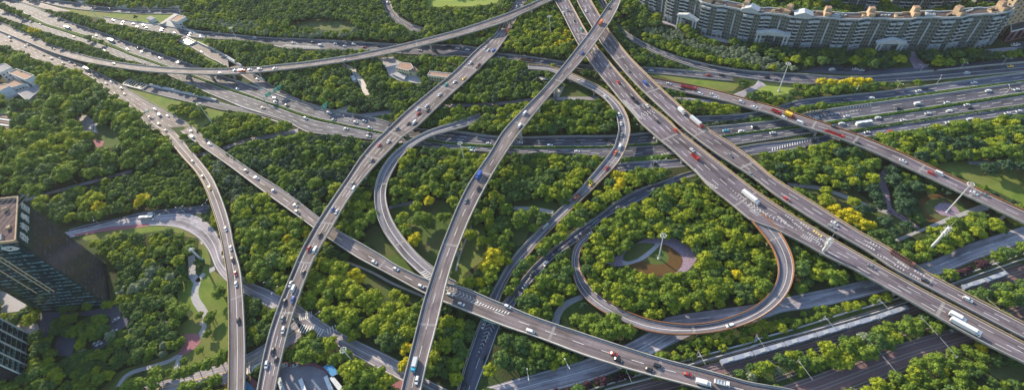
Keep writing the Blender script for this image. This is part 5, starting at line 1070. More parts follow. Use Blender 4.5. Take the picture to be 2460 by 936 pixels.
def barrier(P, h, w, label, m='concrete', name='road_barrier', cat='barrier'):
    Q = resample(np.asarray(P, float), step=4); T = np.gradient(Q[:, :2], axis=0); T /= np.linalg.norm(T, axis=1)[:, None] + 1e-9; N = np.stack([-T[:, 1], T[:, 0], 0 * T[:, 0]], -1) * w / 2; u = np.array([0, 0, 1.0]) * h
    g0 = Q * [1, 1, 0]; mb = MB(); z = Q * [0, 0, 1]
    mb.strip(g0 + N + z + u, g0 - N + z + u); mb.strip(g0 + N * 1.4, g0 + N + z + u); mb.strip(g0 - N + z + u, g0 - N * 1.4)
    tag(mb.build(name, M[m]), label, cat)
for k, e, lb in (('R1', 'A', 'upper'), ('R1', 'B', 'lower'), ('HN', 'A', 'upper'), ('HS', 'B', 'lower'), ('N0', 'A', 'upper'), ('N0', 'B', 'lower'), ('NR', 'A', 'upper'), ('NR', 'B', 'lower'), ('TOP', 'A', 'upper'), ('TOP', 'B', 'lower'), ('GA', 'A', 'upper'), ('N4', 'A', 'upper'), ('N1', 'A', 'upper'), ('BOT', 'B', 'left'), ('R4', 'B', 'lower'), ('R5', 'B', 'lower'), ('GB', 'B', 'right')):
    r = ROADS[k]; d = (r.A - r.B); d = d / np.linalg.norm(d[:, :2], axis=1)[:, None]; E = (r.A + d * .3) if e == 'A' else (r.B - d * .3)
    barrier(E, 0.9, .35, 'concrete barrier on the %s edge of %s' % (lb, SHORT[k]))
for s, lb in (('k620,945 k1000,825 k1270,742 k1814,593 l0,596 l280,521 l700,391 l1060,291 l1410,166 l1870,2 l1950,-22', 'white fence on the upper side of the grass strip by the railway'), ('k740,940 k1100,845 k1330,765 k1570,697 k1814,628 l0,637 l480,512 l900,392 l1100,322 l1500,168 l1950,10', 'white fence on the railway side of the grass strip')):
    barrier(catmull(poly(s, 0), 4), 1.5, .3, lb, 'white_wall', 'railway_fence', 'fence')
# hedges: leafy raised strips
dm('hedge_green', (0.030, 0.075, 0.014), 0.9, col2=(0.075, 0.125, 0.020), nscale=0.8, detail=8, bump=1.0, bscale=2.5)
def hedge(A, B, h, label):
    n = max(8, int(arc(A)[-1] / 1.2)); A = resample(A, n=n); B = resample(B, n=n); g = np.random.default_rng(len(A)); rows = []
    for q, zz in ((0, 0), (.04, .75), (.28, 1), (.5, 1.05), (.72, 1), (.96, .75), (1, 0)):
        P = A * (1-q) + B * q; P = P.copy(); P[:, 2] = h * zz * (1 + (g.uniform(-.35, .3, n) if zz else 0)); P[:, :2] += g.uniform(-.12, .12, (n, 2)); rows.append(P)
    mb = MB()
    for a, b in zip(rows[:-1], rows[1:]): mb.strip(a, b)
    fix_up(mb); tag(mb.build('hedge', M['hedge_green']), label, 'hedge')
def between(r1, e1, r2, e2, s=None):
    A, B = getattr(ROADS[r1], e1), getattr(ROADS[r2], e2); return A, B
A_, B_ = ROADS['HN'].B, ROADS['HS'].A
Bn = np.array([B_[int(np.argmin(np.linalg.norm(B_[:, :2] - a[:2], axis=1)))] for a in A_]); sm_ = smooth(Bn, 3)
hedge(A_ * .88 + sm_ * .12, A_ * .12 + sm_ * .88, 1.0, 'long green hedge on the median of the main highway')
def hpoly(a, b): return catmull(poly(a, 0), 4), catmull(poly(b, 0), 4)
hedge(*hpoly('d405,742 d800,712 d1200,666 d1500,622 d1930,566 d2050,548', 'd420,768 d800,732 d1200,683 d1500,640 d1930,582 d2050,565'), 1.1, 'upper green hedge between the right hand carriageways')
hedge(*hpoly('d690,914 d900,888 d1200,845 d1500,800 d1930,740 d2050,722', 'd740,930 d900,905 d1200,860 d1500,815 d1930,752 d2050,735'), 1.1, 'lower green hedge between the right hand carriageways')
hedge(*hpoly('G560,408 G800,395 G1000,380 G1200,368', 'G535,478 G800,462 G1000,448 G1250,425'), 1.6, 'broad green hedge block between the two carriageways beside the curving ramp')
hedge(*hpoly('d0,845 d100,830 d190,818', 'd0,865 d100,858 d200,842'), 1.4, 'short shrub strip left of the right hand viaduct')
# pale shrubs on two banks
for s, lb, rr_ in (('E1240,610 E1400,575 E1600,535 E1814,505 d60,820 d160,815', 'pale shrub in the strip between two carriageways', 1.5), ('F130,345 F300,375 F500,400 F700,430 F900,450 F1080,480', 'grey shrub on the bank above the northern link road', 1.7)):
    P = resample(catmull(poly(s, 0), 4), step=3.2)
    for p in P:
        for k in range(1):
            root = mk('shrub', CROWN['si' if rng.uniform() < .75 else 'te'][int(rng.integers(NV))], None, (p[0] + rng.uniform(-.8, .8), p[1] + rng.uniform(-1.2, 1.2), rr_ * .35), rng.uniform(0, 6)); s_ = rr_ * rng.uniform(.8, 1.25); root.scale = (s_, s_, s_); tag(root, lb, 'shrub', lb.replace('shrub', 'shrubs', 1))
# ------------------------------------------------------------------ masts, lamps, signs
def solve_h(b, t):
    P = unp(*b); hs = np.arange(1, 120, .25); q = prj(P[None] + np.stack([0*hs, 0*hs, hs], -1)); return float(hs[np.argmin(np.linalg.norm(q - t, axis=1))]), P
def ring_mast(b, t, label):
    h, P = solve_h(b, t); root = empty('high_mast_light', tuple(P)); tag(root, label, 'light mast', None)
    m_ = MB(); m_.cyl((0, 0, 0), (0, 0, h), .42, .18, 10); m_.box(0, 0, 0, 1.5, 1.5, .35); m_.build('pole', M['white_metal'], root)
    m_ = MB(); m_.torus((0, 0, h - .4), 1.5, .13, 20, 6)
    for k in range(4): a = k * math.pi / 2; m_.cyl((0, 0, h - .2), (1.5 * math.cos(a), 1.5 * math.sin(a), h - .4), .07, .07, 5)
    ring = m_.build('lamp_ring', M['white_metal'], root)
    for k in range(8):
        a = k * math.pi / 4; f = MB(); f.box(0, 0, -.2, .5, .4, .3, a, top=.7); f.build('floodlight', M['white_metal'], ring, (1.65 * math.cos(a), 1.65 * math.sin(a), h - .5))
for b, t, lb in (((1582.5, 620), (1599.5, 565), 'tall white light mast in the garden inside the teardrop loop'), ((1870.5, 219), (1899.5, 153.5), 'tall light mast on the grass island at the upper right'), ((2274, 509), (2339, 445), 'tall light mast in the round garden at the right'),
    ((515.5, 303), (473, 249.5), 'tall light mast in the trees at the left, above the service road'), ((1118, 394.7), (1105, 342.7), 'tall light mast in the wood inside the connector loop'), ((1323, 95), (1320, 39), 'tall light mast in the wood at the top centre'),
    ((582, 115), (554, 66), 'tall light mast below the pale wood edge at the top left'), ((241, 51), (215, 21), 'leftmost light mast, above the northern roadside trees'), ((853.6, 874), (822, 840), 'light mast in the trees beside the bus depot')):
    ring_mast(b, t, lb)
def telecom(b, t, label, tiers=2):
    h, P = solve_h(b, t); root = empty('telecom_mast', tuple(P)); tag(root, label, 'telecom mast')
    hp = h * .78; m_ = MB(); m_.cyl((0, 0, 0), (0, 0, hp), .85, .5, 12); m_.cyl((0, 0, hp), (0, 0, h), .09, .04, 6); m_.build('pole', M['white_metal'], root)
    m_ = MB(); m_.box(0, 0, 0, 1.9, 1.9, 1.2); m_.build('base_cabinet', M['sign_green'], root)
    for k in range(tiers):
        z = hp - 1.0 - k * 3.4; m_ = MB()
        for q in range(3):
            a = q * 2.094 + .4; c = (1.3 * math.cos(a), 1.3 * math.sin(a), z); m_.torus(c, .65, .06, 14, 5); m_.cyl((0, 0, z), c, .12, .12, 5)
        m_.cyl((0, 0, z - .5), (0, 0, z + .5), .9, .9, 12); pl = m_.build('antenna_platform', M['white_metal'], root)
        for q in range(6):
            a = q * 1.047; f = MB(); f.box(0, 0, -.8, .16, .3, 1.6, a); f.build('antenna', M['white_metal'], pl, (1.6 * math.cos(a), 1.6 * math.sin(a), z))
telecom((2228, 604), (2301, 532), 'thick white telecom mast with ring platforms by the right hand wood')
telecom((1963, 625), (2011, 560), 'telecom mast rising in front of the left twin viaduct')
telecom((486, 625), (444, 594), 'short thick white telecom mast in the park inside the street bend', 1)
def lamp(b, t, arm, label, group=None):
    h, P = solve_h(b, t); h = min(max(h, 7), 14); root = empty('street_lamp', tuple(P), arm); tag(root, label, 'street lamp', group)
    m_ = MB(); m_.cyl((0, 0, 0), (0, 0, h - .6), .14, .09, 6); m_.build('pole', M['white_metal'], root)
    m_ = MB(); m_.cyl((0, 0, h - .7), (2.4, 0, h), .07, .05, 5); m_.cyl((0, 0, h - .7), (-2.4, 0, h), .07, .05, 5); m_.build('arm', M['white_metal'], root)
    for s in (-1, 1): m_ = MB(); m_.box(0, 0, 0, 1.1, .4, .18, top=.8); m_.build('lamp_head', M['white_metal'], root, (2.5 * s, 0, h - .05))
for s, lb in (('d1480,487 d1508,440', 'right of the cars parked below the apartments'), ('d1195,510 d1222,470', 'beside the round forecourt below the apartments'), ('d1770,460 d1800,410', 'on the far right pavement below the apartments'), ('d1310,598 d1352,550', 'at the right end of the roadside wood below the apartments'),
    ('d735,668 d770,625', 'below the yellow row, left one'), ('d1030,635 d1064,590', 'below the yellow row, right one'), ('d1790,670 d1825,622', 'on the lower median at the far right'), ('G527,548 G522,492', 'on the shaded side carriageway next to the curving ramp'),
    ('G1105,530 G1103,442', 'on the shaded side carriageway near the twin viaducts'), ('G990,532 G970,485', 'at the top edge of the ramp side wood'), ('e705,700 e678,675', 'between the trees north of the red pavement'), ('e1142,690 e1103,645', 'at the start of the grey bend'), ('e1300,618 e1288,578', 'at the top of the grey bend'),
    ('e1478,588 e1430,552', 'under the narrow left viaduct'), ('f325,515 f318,478', 'in the wood below the left crossing'), ('f622,520 f615,455', 'beside the broad viaduct near the crossing'), ('j495,440 j475,420', 'by the zebra crossing'), ('j212,275 j170,262', 'on the grey street left of the broad viaduct'), ('j165,205 j160,170', 'by the tree left of the broad viaduct'),
    ('N1040,165 N990,135', 'by the parking road of the glass tower'), ('k215,900 k212,820', 'on the bottom road left of the low viaduct'), ('k478,800 k470,750', 'on the bottom road just left of the low viaduct'), ('C1100,440 C1050,365', 'beside the green road signs'), ('h780,900 h755,880', 'in the gap between the twin viaducts'), ('E335,690 E332,618', 'in front of the left twin viaduct on the shaded bank')):
    a, b = s.split(); a, b = tpx(a)[:2], tpx(b)[:2]; lamp(a, b, rng.uniform(0, 3), 'grey twin armed street lamp ' + lb)
dm('sign_mark', (0.75, 0.80, 0.78), 0.5)
def gantry(s, z, signs, label):
    (x0, y0, _), (x1, y1, _) = [tpx(t) for t in s.split()]; a, b = unp(x0, y0, z), unp(x1, y1, z); t, n_, L = seg_frame(a, b); n_ = n_ if n_[1] < 0 else -n_
    root = empty('sign_gantry', (a[0], a[1], 0)); tag(root, label, 'sign gantry'); org = Vector((a[0], a[1], 0))
    m_ = MB(); m_.cyl((a[0], a[1], z), (b[0], b[1], z), .18, .18, 6); m_.cyl((a[0], a[1], z - .9), (b[0], b[1], z - .9), .12, .12, 6); o = m_.build('cross_beam', M['metal'], root); o.location = -org
    for p in (a, b): m_ = MB(); m_.cyl((p[0], p[1], 0), (p[0], p[1], z + .4), .25, .2, 8); o = m_.build('post', M['metal'], root); o.location = -org
    for f, w, h in signs:
        m_ = MB(); u = f * L; wall_box(m_, a, t, n_, u - w/2, u + w/2, .25, .42, z - .5 - h/2, z - .5 + h/2); o = m_.build('sign_panel', M['sign_green'], root); o.location = -org
        m2 = MB()
        for k, (q, r2, wd) in enumerate(((-.3, .25, .3), (.15, .25, .4), (-.25, -.1, .4), (.22, -.12, .25), (0, -.34, .6))): wall_box(m2, a, t, n_, u + (q - wd/2) * w * .8, u + (q + wd/2) * w * .8, .43, .46, z - .5 + h * r2 - .14, z - .5 + h * r2 + .14)
        q = m2.build('sign_marking', M['sign_mark'], o)
gantry('C765,545 C1055,370', 6.5, ((.24, 5, 3.2), (.62, 5, 3.4), (.84, 6, 3.8)), 'overhead gantry with three green signs across the highway')
gantry('C1600,690 C1680,625', 6.0, ((.5, 7, 3.6),), 'roadside gantry with one green sign left of the broad viaduct')
gantry('j1640,432 j1745,468', 6.6, ((.5, 11, 1.8),), 'wide green sign over the sunken road below the low viaduct')
gantry('a1005,790 a1075,760', 5.8, ((.3, 4, 1.2),), 'grey gantry over the sunlit expressway at its fork')
gantry('E635,640 E620,820', 5.5, ((.5, 2, 1.2),), 'short gantry beside the left twin viaduct') if 0 else None
# catenary poles of the railway
def catenary(P, N, off, z0, key, lb):
    s = arc(P); pp = None
    for t in np.arange(12, s[-1], 34):
        i = int(np.argmin(abs(s - t))); p = P[i] + N[i] * off; q = prj([p[0], p[1], 4.0])
        if not (1350 < q[0] < 2480 and q[1] < 960): continue
        root = empty('catenary_pole', (p[0], p[1], 0), math.atan2(-N[i, 1] * off, -N[i, 0] * off)); tag(root, lb, 'catenary pole', lb.replace('pole', 'poles', 1))
        if pp is None:
            m_ = MB(); m_.cyl((0, 0, 0), (0, 0, 7.5), .16, .13, 6); a_ = m_.build('pole', M['metal'], root)
            m_ = MB(); m_.cyl((0, 0, 6.6), (abs(off) * .95, 0, 6.9), .07, .07, 5); m_.cyl((0, 0, 5.6), (2.5, 0, 6.7), .05, .05, 5); b_ = m_.build('bracket_arm', M['metal'], root); pp = (a_.data, b_.data)
        else: mk('pole', pp[0], root); mk('bracket_arm', pp[1], root)
catenary(*RAIL1, 7.5, 0, 1, 'grey catenary pole beside the tracks of the long train'); catenary(*RAIL2, 10.5, 0, 2, 'grey catenary pole on the near side of the empty tracks'); catenary(*RAIL2, -10.5, 0, 3, 'grey catenary pole on the far side of the empty tracks')
# ------------------------------------------------------------------ trains
dm('train_silver', (0.25, 0.275, 0.34), 0.5, 0.05, col2=(0.19, 0.21, 0.27), nscale=0.3)
def train(s, z, n, label):
    P = resample(catmull(poly(s, z), 5), step=1.0); sa = arc(P); L = sa[-1] / n; c0 = P[len(P)//2]; root = empty('metro_train', (c0[0], c0[1], 0)); tag(root, label, 'train'); org = Vector((c0[0], c0[1], 0))
    at = lambda t: np.array([np.interp(t, sa, P[:, k]) for k in range(3)])
    for k in range(n):
        a, b = at(k * L + .4), at((k + 1) * L - .4); t, n_, l_ = seg_frame(a, b); m_ = MB()
        wall_box(m_, a, t, n_, 0, l_, -1.3, 1.3, .9, z - .25); wall_box(m_, a, t, n_, .1, l_ - .1, -1.0, 1.0, z - .25, z)
        ca = m_.build('carriage', M['train_silver'], root); ca.location = -org
        m_ = MB(); 
        for sd in (-1, 1):
            for q in range(7): u = 1.6 + q * (l_ - 3.2) / 6.6; wall_box(m_, a, t, n_, u, u + 1.7, sd * 1.31, sd * 1.35, 2.1, 3.0)
        m_.build('window', M['window'], ca)
        m_ = MB()
        for u in (l_ * .2, l_ * .74): wall_box(m_, a, t, n_, u, u + 2.6, -.8, .8, z, z + .28)
        m_.build('roof_unit', M['metal'], ca)
        m_ = MB(); wall_box(m_, a, t, n_, .8, 3.2, -1.2, 1.2, .3, .9); wall_box(m_, a, t, n_, l_ - 3.2, l_ - .8, -1.2, 1.2, .3, .9); m_.build('bogie', M['rubber'], ca)
train('k1556,738 k1700,705 l0,685 l90,658 l360,580 l620,503 l870,431 l1120,348', 3.4, 6, 'long silver metro train passing below the twin viaducts')
train('l1500,212 l1640,170 l1818,108', 3.4, 2, 'silver train cars beyond the twin viaducts at the right edge')
# ------------------------------------------------------------------ bus depot
block('blue_roof_shed', 'O1288,182,4.5 O1462,108,4.5 O1660,328,4.5 O1480,402,4.5', 3.9, 4.5, 'white_wall', 'blue_roof', 'blue roofed shelter at the corner of the bus depot', 'shelter')
block('white_roof_shed', 'O1428,442,4 O1522,402,4 O1760,682,4 O1660,760,4', 3.4, 4, 'white_wall', 'white_wall', 'long white roofed shelter on the right of the bus depot', 'shelter')
for s, lb in (('O1010,488,3.5 O1050,470,3.5 O1260,720,3.5 O1200,740,3.5', 'long narrow cream platform canopy in the middle of the bus depot'), ('O620,565,3.5 O660,548,3.5 O810,740,3.5 O750,760,3.5', 'short narrow cream platform canopy left of the middle in the depot')):
    rt_, og, P_ = block('platform_canopy', s, 3.1, 3.5, 'white_wall', 'pale_concrete', lb, 'canopy')
    m_ = MB(); a, b = (P_[0] + P_[1]) / 2, (P_[2] + P_[3]) / 2
    for q in (.05, .35, .65, .95): c = a * (1-q) + b * q; m_.cyl((c[0], c[1], 0), (c[0], c[1], 3.1), .12, .12, 6)
    o = m_.build('post', M['metal'], rt_); o.location = -og
for nm in ('blue_roof_shed', 'white_roof_shed'):
    o = bpy.data.objects[nm]; ch = [c for c in o.children if c.name.startswith('wall')][0]; vs = [v.co for v in ch.data.vertices if v.co.z < 4.2][:4]; m_ = MB()
    for v in vs: m_.cyl((v.x, v.y, 0), (v.x, v.y, 3.9), .13, .13, 6)
    p = m_.build('post', M['metal'], o); p.location = ch.location
block('blue_canopy', 'Y160,845,4 Y175,825,4 Y300,950,4 Y150,950,4', 3.6, 4, 'white_wall', 'blue_roof', 'bright blue flat canopy at the bottom edge between two viaducts', 'canopy')

# ------------------------------------------------------------------ painted areas on the roads
def surf(rk, dz=0.032):
    r = ROADS.get(rk)
    def f(x, y):
        z = 0.06
        for _ in range(3):
            W = unp(x, y, z + dz)
            if r is None: break
            z = float(r.mid[int(np.argmin(np.linalg.norm(r.mid[:, :2] - W[:2], axis=1))), 2])
        return unp(x, y, z + dz)
    return f
def onroad(name, root, mb, m):
    fix_up(mb); r = ROADS[root]; own = r.obj; o = mb.build(name, M[m], own)
    if r.kind != 'ground': o.location = -Vector(own.location)
def chevrons(rk, s, w0, w1, sp=2.2, t=.55, dirn=1, m='worn_paint'):
    """V marks along a traced line; half width goes from w0 to w1"""
    f = surf(rk); P = np.array([f(*tpx(q)[:2]) for q in s.split()]); P = resample(catmull(P, 4), step=sp); L = len(P); mb = MB(); T = np.gradient(P, axis=0)
    for i in range(L):
        tt = T[i] / np.linalg.norm(T[i]); n = np.array([-tt[1], tt[0], 0]); w = w0 + (w1 - w0) * i / max(1, L - 1); p = P[i]
        for sd in (-1, 1): mb.add([p, p + tt * t, p + tt * (t - dirn * w * .9) + n * sd * w, p - tt * dirn * w * .9 + n * sd * w], [(0, 1, 2, 3)])
    onroad('chevron_marking', rk, mb, m)
def bars(rk, s, w, sp=1.6, t=.5, skew=0.0, w1=None, m='white_paint', name='hatch_marking'):
    """bars across a traced line"""
    f = surf(rk); P = np.array([f(*tpx(q)[:2]) for q in s.split()]); P = resample(catmull(P, 4), step=sp); mb = MB(); T = np.gradient(P, axis=0); w1 = w if w1 is None else w1
    for i in range(len(P)):
        tt = T[i] / np.linalg.norm(T[i]); n = np.array([-tt[1], tt[0], 0]); q = (w + (w1 - w) * i / max(1, len(P) - 1)) / 2; p = P[i]
        mb.add([p - n * q - tt * skew * q, p - n * q + tt * (t - skew * q), p + n * q + tt * (t + skew * q), p + n * q + tt * skew * q], [(0, 1, 2, 3)])
    onroad(name, rk, mb, m)
chevrons('V8', 'g1625,445 g1680,500 g1740,555 g1814,615 h0,550 h60,600 h95,628', .3, 2.2); chevrons('V8', 'h330,735 h250,690 h180,655 h115,625', .3, 1.5, dirn=1)
bars('V8', 'c880,705 c910,745 c945,785 c985,830', 2.8, 1.5, .45, .7); bars('V8', 'g1370,310 g1440,385 g1520,440', 1.8, 1.6, .5, .6)
chevrons('V5', 'j1385,215 j1500,270 j1600,315', 2.0, 1.2); bars('V5', 'j1600,318 j1700,360 j1814,395', 1.4, 1.6, .5, .4)
bars('V6', 'j1215,105 j1270,150', 3.0, 1.5, .45, .5)
chevrons('BOT', 'j1700,465 j1660,560 j1625,640 j1600,690', 2.6, .3, dirn=-1)
bars('HN', 'd405,785 d560,770 d700,757 d850,738', 1.6, 2.0, .4, .6); chevrons('HN', 'd410,820 d520,806 d650,792 d780,775', 1.8, .3, 2.4)
bars('HS', 'h20,118 h150,98 h300,76 h440,55', 1.8, 1.8, .45, .7); bars('N4', 'h160,172 h280,140 h400,108 h480,92', 2.4, 1.8, .45, .7)
bars('HS', 'G1050,375 G1150,352 G1270,325', 2.6, 1.8, .5, -.7); bars('HS', 'C380,640 C480,685 C600,722 C720,752', 1.8, 1.9, .5, .6); bars('HN', 'C620,385 C700,415 C800,445', 2.2, 1.8, .45, .6)
bars('NR', 'b245,318 b340,326 b430,332 b500,336', 3.6, 1.8, .45, .8)
bars('V12', 'k560,60 k575,110 k600,170', 1.6, 2.0, .45, .5); bars('GC', 'j350,425 j430,405', 4.5, 1.1, .55); bars('GC', 'j545,525 j600,500', 4, 1.2, .6)
bars('GD', 'j350,500 j420,515 j500,535', 5, 1.5, .7, name='zebra_crossing'); bars('GD', 'Y175,695 Y270,655 Y365,610', 3.6, 1.3, .65, name='zebra_crossing'); bars('GD', 'j0,800 j60,770 j100,750', 3.6, 1.3, .65, name='zebra_crossing')
bars('GD', 'Y180,640 Y260,560 Y380,490', 6, 3.2, .3, .9, m='yellow_paint', name='yellow_box_marking')
for rk, s_ in (('V8', 'h200,640 h250,680|h255,630 h300,665|h320,690 h375,735|h360,685 h410,720|h375,770 h430,805|h410,755 h480,800|h450,740 h500,775|h470,820 h520,860|h500,800 h560,840'), ('V9', 'h820,840 h870,870|h850,820 h910,855|h900,910 h960,936|l1040,35 l1110,75|l1020,55 l1080,90|l1130,120 l1200,160|l1160,95 l1220,130|l1190,80 l1260,125')):
    for k, q in enumerate(s_.split('|')): bars(rk, q, 1.3, 1.15, .55 if k % 3 else .8, m='yellow_paint' if (rk, k) == ('V8', 6) else 'worn_paint', name='road_lettering')
for q in ('E355,420 E400,445', 'E400,400 E440,430', 'E440,390 E480,420', 'E480,378 E530,412'): bars('V8', q, .7, 1.3, .7, name='arrow_marking')
for q in ('F1205,125 F1230,140', 'F1260,118 F1330,135', 'C240,0 C250,5'): bars('V8', q, .8, 1.2, .6, name='arrow_marking') if q[0] == 'F' else None
for q in ('D150,205 D260,225', 'D280,250 D370,275', 'D440,280 D520,292', 'D1600,480 D1700,500', 'D1720,490 D1810,500'): bars('HN', q, 1.6, 1.0, .5, m='worn_paint', name='road_lettering')
# ------------------------------------------------------------------ vehicles
PAINT = dict(w=(0.54, 0.55, 0.57), k=(0.018, 0.019, 0.022), g=(0.16, 0.17, 0.18), u=(0.02, 0.07, 0.30), r=(0.36, 0.025, 0.02), y=(0.70, 0.42, 0.03), n=(0.06, 0.28, 0.20), o=(0.50, 0.12, 0.03), c=(0.05, 0.38, 0.55), s=(0.42, 0.44, 0.47), b=(0.16, 0.07, 0.05))
PNAME = dict(w='white', k='black', g='dark grey', u='blue', r='red', y='yellow', n='green', o='orange', c='bright blue', s='silver', b='brown')
for k, c in PAINT.items(): M['paint_' + k] = mat('paint_' + k, c, 0.28, spec=0.5)
M['headlamp'] = mat('headlamp', (0.75, 0.75, 0.72), 0.3); M['tail_lamp'] = mat('tail_lamp', (0.45, 0.01, 0.01), 0.3)
def loft(mb, secs):
    """secs: (x, half width, z low, z high, half width at top)"""
    vs = []
    for x, w, z0, z1, wt in secs: vs += [(x, -w, z0), (x, w, z0), (x, w * 1.0, z0 + (z1 - z0) * .6), (x, wt, z1), (x, -wt, z1), (x, -w * 1.0, z0 + (z1 - z0) * .6)]
    n = len(secs); fs = []
    for i in range(n - 1):
        for k in range(6): a, b = i*6 + k, i*6 + (k+1) % 6; fs.append((a, b, b + 6, a + 6)[::-1])
    fs += [tuple(range(6))[::-1][::-1], tuple(range((n-1)*6, n*6))[::-1]]
    mb.add(vs, fs)
def fixn(me):
    b = bmesh.new(); b.from_mesh(me); bmesh.ops.recalc_face_normals(b, faces=b.faces); b.to_mesh(me); b.free(); return me
VCACHE = {}
def vmesh(kind, part, color):
    key = (kind, part, color)
    if key in VCACHE: return VCACHE[key]
    m = MB(); mt = 'paint_' + color
    if kind == 'sedan':
        if part == 'body':
            loft(m, [(-2.32, .72, .42, .80, .66), (-2.2, .86, .30, .92, .78), (-1.5, .90, .28, 1.0, .80), (0.9, .90, .28, 1.0, .80), (1.9, .88, .28, .90, .76), (2.28, .80, .32, .74, .68), (2.36, .66, .40, .66, .58)])
            loft(m, [(-1.02, .60, 1.40, 1.42, .56), (-.7, .66, 1.40, 1.47, .60), (.1, .66, 1.40, 1.47, .60), (.42, .60, 1.38, 1.42, .56)])
        elif part == 'window': mt = 'window'; loft(m, [(-1.85, .72, .93, .98, .66), (-1.0, .76, .93, 1.42, .60), (.40, .76, .93, 1.42, .60), (1.25, .72, .90, .96, .64)])
    elif kind == 'suv':
        if part == 'body':
            loft(m, [(-2.3, .80, .42, 1.0, .78), (-2.2, .92, .35, 1.1, .86), (1.0, .92, .33, 1.12, .86), (2.1, .90, .35, 1.02, .82), (2.35, .78, .45, .85, .72)])
            loft(m, [(-2.05, .70, 1.62, 1.66, .68), (-1.5, .74, 1.62, 1.72, .70), (.2, .74, 1.62, 1.72, .70), (.5, .70, 1.60, 1.66, .66)])
        elif part == 'window': mt = 'window'; loft(m, [(-2.2, .82, 1.06, 1.3, .78), (-2.0, .82, 1.06, 1.64, .70), (.45, .82, 1.06, 1.64, .70), (1.2, .78, 1.05, 1.12, .72)])
    elif kind == 'van':
        if part == 'body': loft(m, [(-2.65, .90, .4, 1.9, .84), (-2.55, .95, .35, 2.05, .86), (1.2, .95, .35, 2.05, .86), (1.75, .95, .35, 1.85, .80), (2.4, .92, .35, 1.15, .80), (2.65, .80, .4, .9, .72)])
        elif part == 'window':
            mt = 'window'
            for s in (-1, 1): m.box(-.5, s * .955, 1.25, 3.6, .03, .5)
            loft(m, [(1.72, .78, 1.75, 1.88, .74), (2.28, .82, 1.20, 1.30, .76)])
    elif kind == 'bus':
        if part == 'body': loft(m, [(-6, 1.2, .4, 3.0, 1.15), (-5.9, 1.25, .35, 3.15, 1.18), (5.8, 1.25, .35, 3.15, 1.18), (6, 1.2, .4, 2.9, 1.1)]); m.box(-2, 0, 3.15, 2.4, 1.6, .25); m.box(2.5, 0, 3.15, 1.6, 1.4, .2)
        elif part == 'window':
            mt = 'window'
            for s in (-1, 1): m.box(0, s * 1.26, 1.6, 11, .03, .95)
            m.box(6.0, 0, 1.3, .04, 2.2, 1.4)
    elif kind in ('truck', 'longtruck'):
        L = 8.0 if kind == 'truck' else 14.0
        if part == 'body': loft(m, [(L/2 - 2.0, 1.15, .6, 2.6, 1.1), (L/2 - .5, 1.15, .5, 2.55, 1.05), (L/2, 1.1, .6, 1.5, 1.0)]); m.box(-1.0, 0, .7, L - 2.2, 2.2, .3)
        elif part == 'window': mt = 'window'; m.box(L/2 - .22, 0, 1.55, .3, 1.9, .75); [m.box(L/2 - 1.1, s * 1.14, 1.5, 1.0, .05, .7) for s in (-1, 1)]
        elif part == 'cargo_box': m.box(-1.15, 0, 1.02, L - 2.5, 2.4, 2.3)
        elif part == 'flatbed':
            m.box(-1.15, 0, 1.02, L - 2.5, 2.4, .18)
            for s in (-1, 1): m.box(-1.15, s * 1.15, 1.2, L - 2.5, .1, .55)
            for k in range(int(L / 1.6)): m.box(-L/2 + .6 + k * 1.5, 0, 1.2, .14, 2.3, .7)
    if part == 'wheel': mt = 'rubber'; r_ = .33 if kind in ('sedan', 'suv', 'van') else .5; m.cyl((0, -.12, 0), (0, .12, 0), r_, r_, 12)
    if part == 'headlight': mt = 'headlamp'; m.box(0, 0, -.08, .12, .34, .16)
    if part == 'tail_light': mt = 'tail_lamp'; m.box(0, 0, -.08, .08, .34, .18)
    me = fixn(m.build(kind + '_' + part, M[mt], link=False)); VCACHE[key] = me; return me
DIM = dict(sedan=(1.42, .80, 2.34, .66), suv=(1.42, .84, 2.32, .85), van=(1.7, .86, 2.6, .9), bus=(3.8, 1.15, 6.0, .9), truck=(2.9, 1.05, 4.0, .95), longtruck=(5.6, 1.05, 7.0, .95))
VN = dict(sedan='car', suv='car', van='van', bus='bus', truck='truck', longtruck='truck')
def vehicle(kind, color, loc, rz, near_, load='w', sc=0.88):
    o = empty({'sedan': 'sedan_car', 'suv': 'suv_car'}.get(kind, {'longtruck': 'long_truck'}.get(kind, kind)), loc, rz); o.scale = (sc, sc, sc)
    mk('body', vmesh(kind, 'body', color), o); mk('window', vmesh(kind, 'window', 'w'), o)
    if kind in ('truck', 'longtruck'):
        if load == 'f': mk('flatbed', vmesh(kind, 'flatbed', color), o)
        else: mk('cargo_box', vmesh(kind, 'cargo_box', load), o)
    wx, wy, fx, fz = DIM[kind]
    if near_:
        r_ = .33 if kind in ('sedan', 'suv', 'van') else .5
        for a in (-1, 1):
            for b in (-1, 1): mk('wheel', vmesh(kind, 'wheel', 'k'), o, (a * wx, b * wy, r_))
        for b in (-1, 1): mk('headlight', vmesh('sedan', 'headlight', 'w'), o, (fx - .02, b * (wy - .22), fz)); mk('tail_light', vmesh('sedan', 'tail_light', 'r'), o, (-fx + .02, b * (wy - .2), fz))
    return o
def road_under(x, y):
    best = None
    for r in ROADS.values():
        P = r.pix
        if not (P[:, 0].min() <= x <= P[:, 0].max() and P[:, 1].min() <= y <= P[:, 1].max()): continue
        pm = prj(r.mid); i = int(np.argmin(np.linalg.norm(pm - [x, y], axis=1))); z = float(r.mid[i, 2]); W = unp(x, y, z + .6); j = int(np.argmin(np.linalg.norm(r.mid[:, :2] - W[:2], axis=1))); d = float(np.linalg.norm(r.mid[j, :2] - W[:2]))
        if d < r.w[j] / 2 + 1.0 and (best is None or r.mid[j, 2] > best[1] + .5 or (abs(r.mid[j, 2] - best[1]) <= .5 and d < best[4])): best = (r, float(r.mid[j, 2]), j, W, d)
    return best
VEH = []
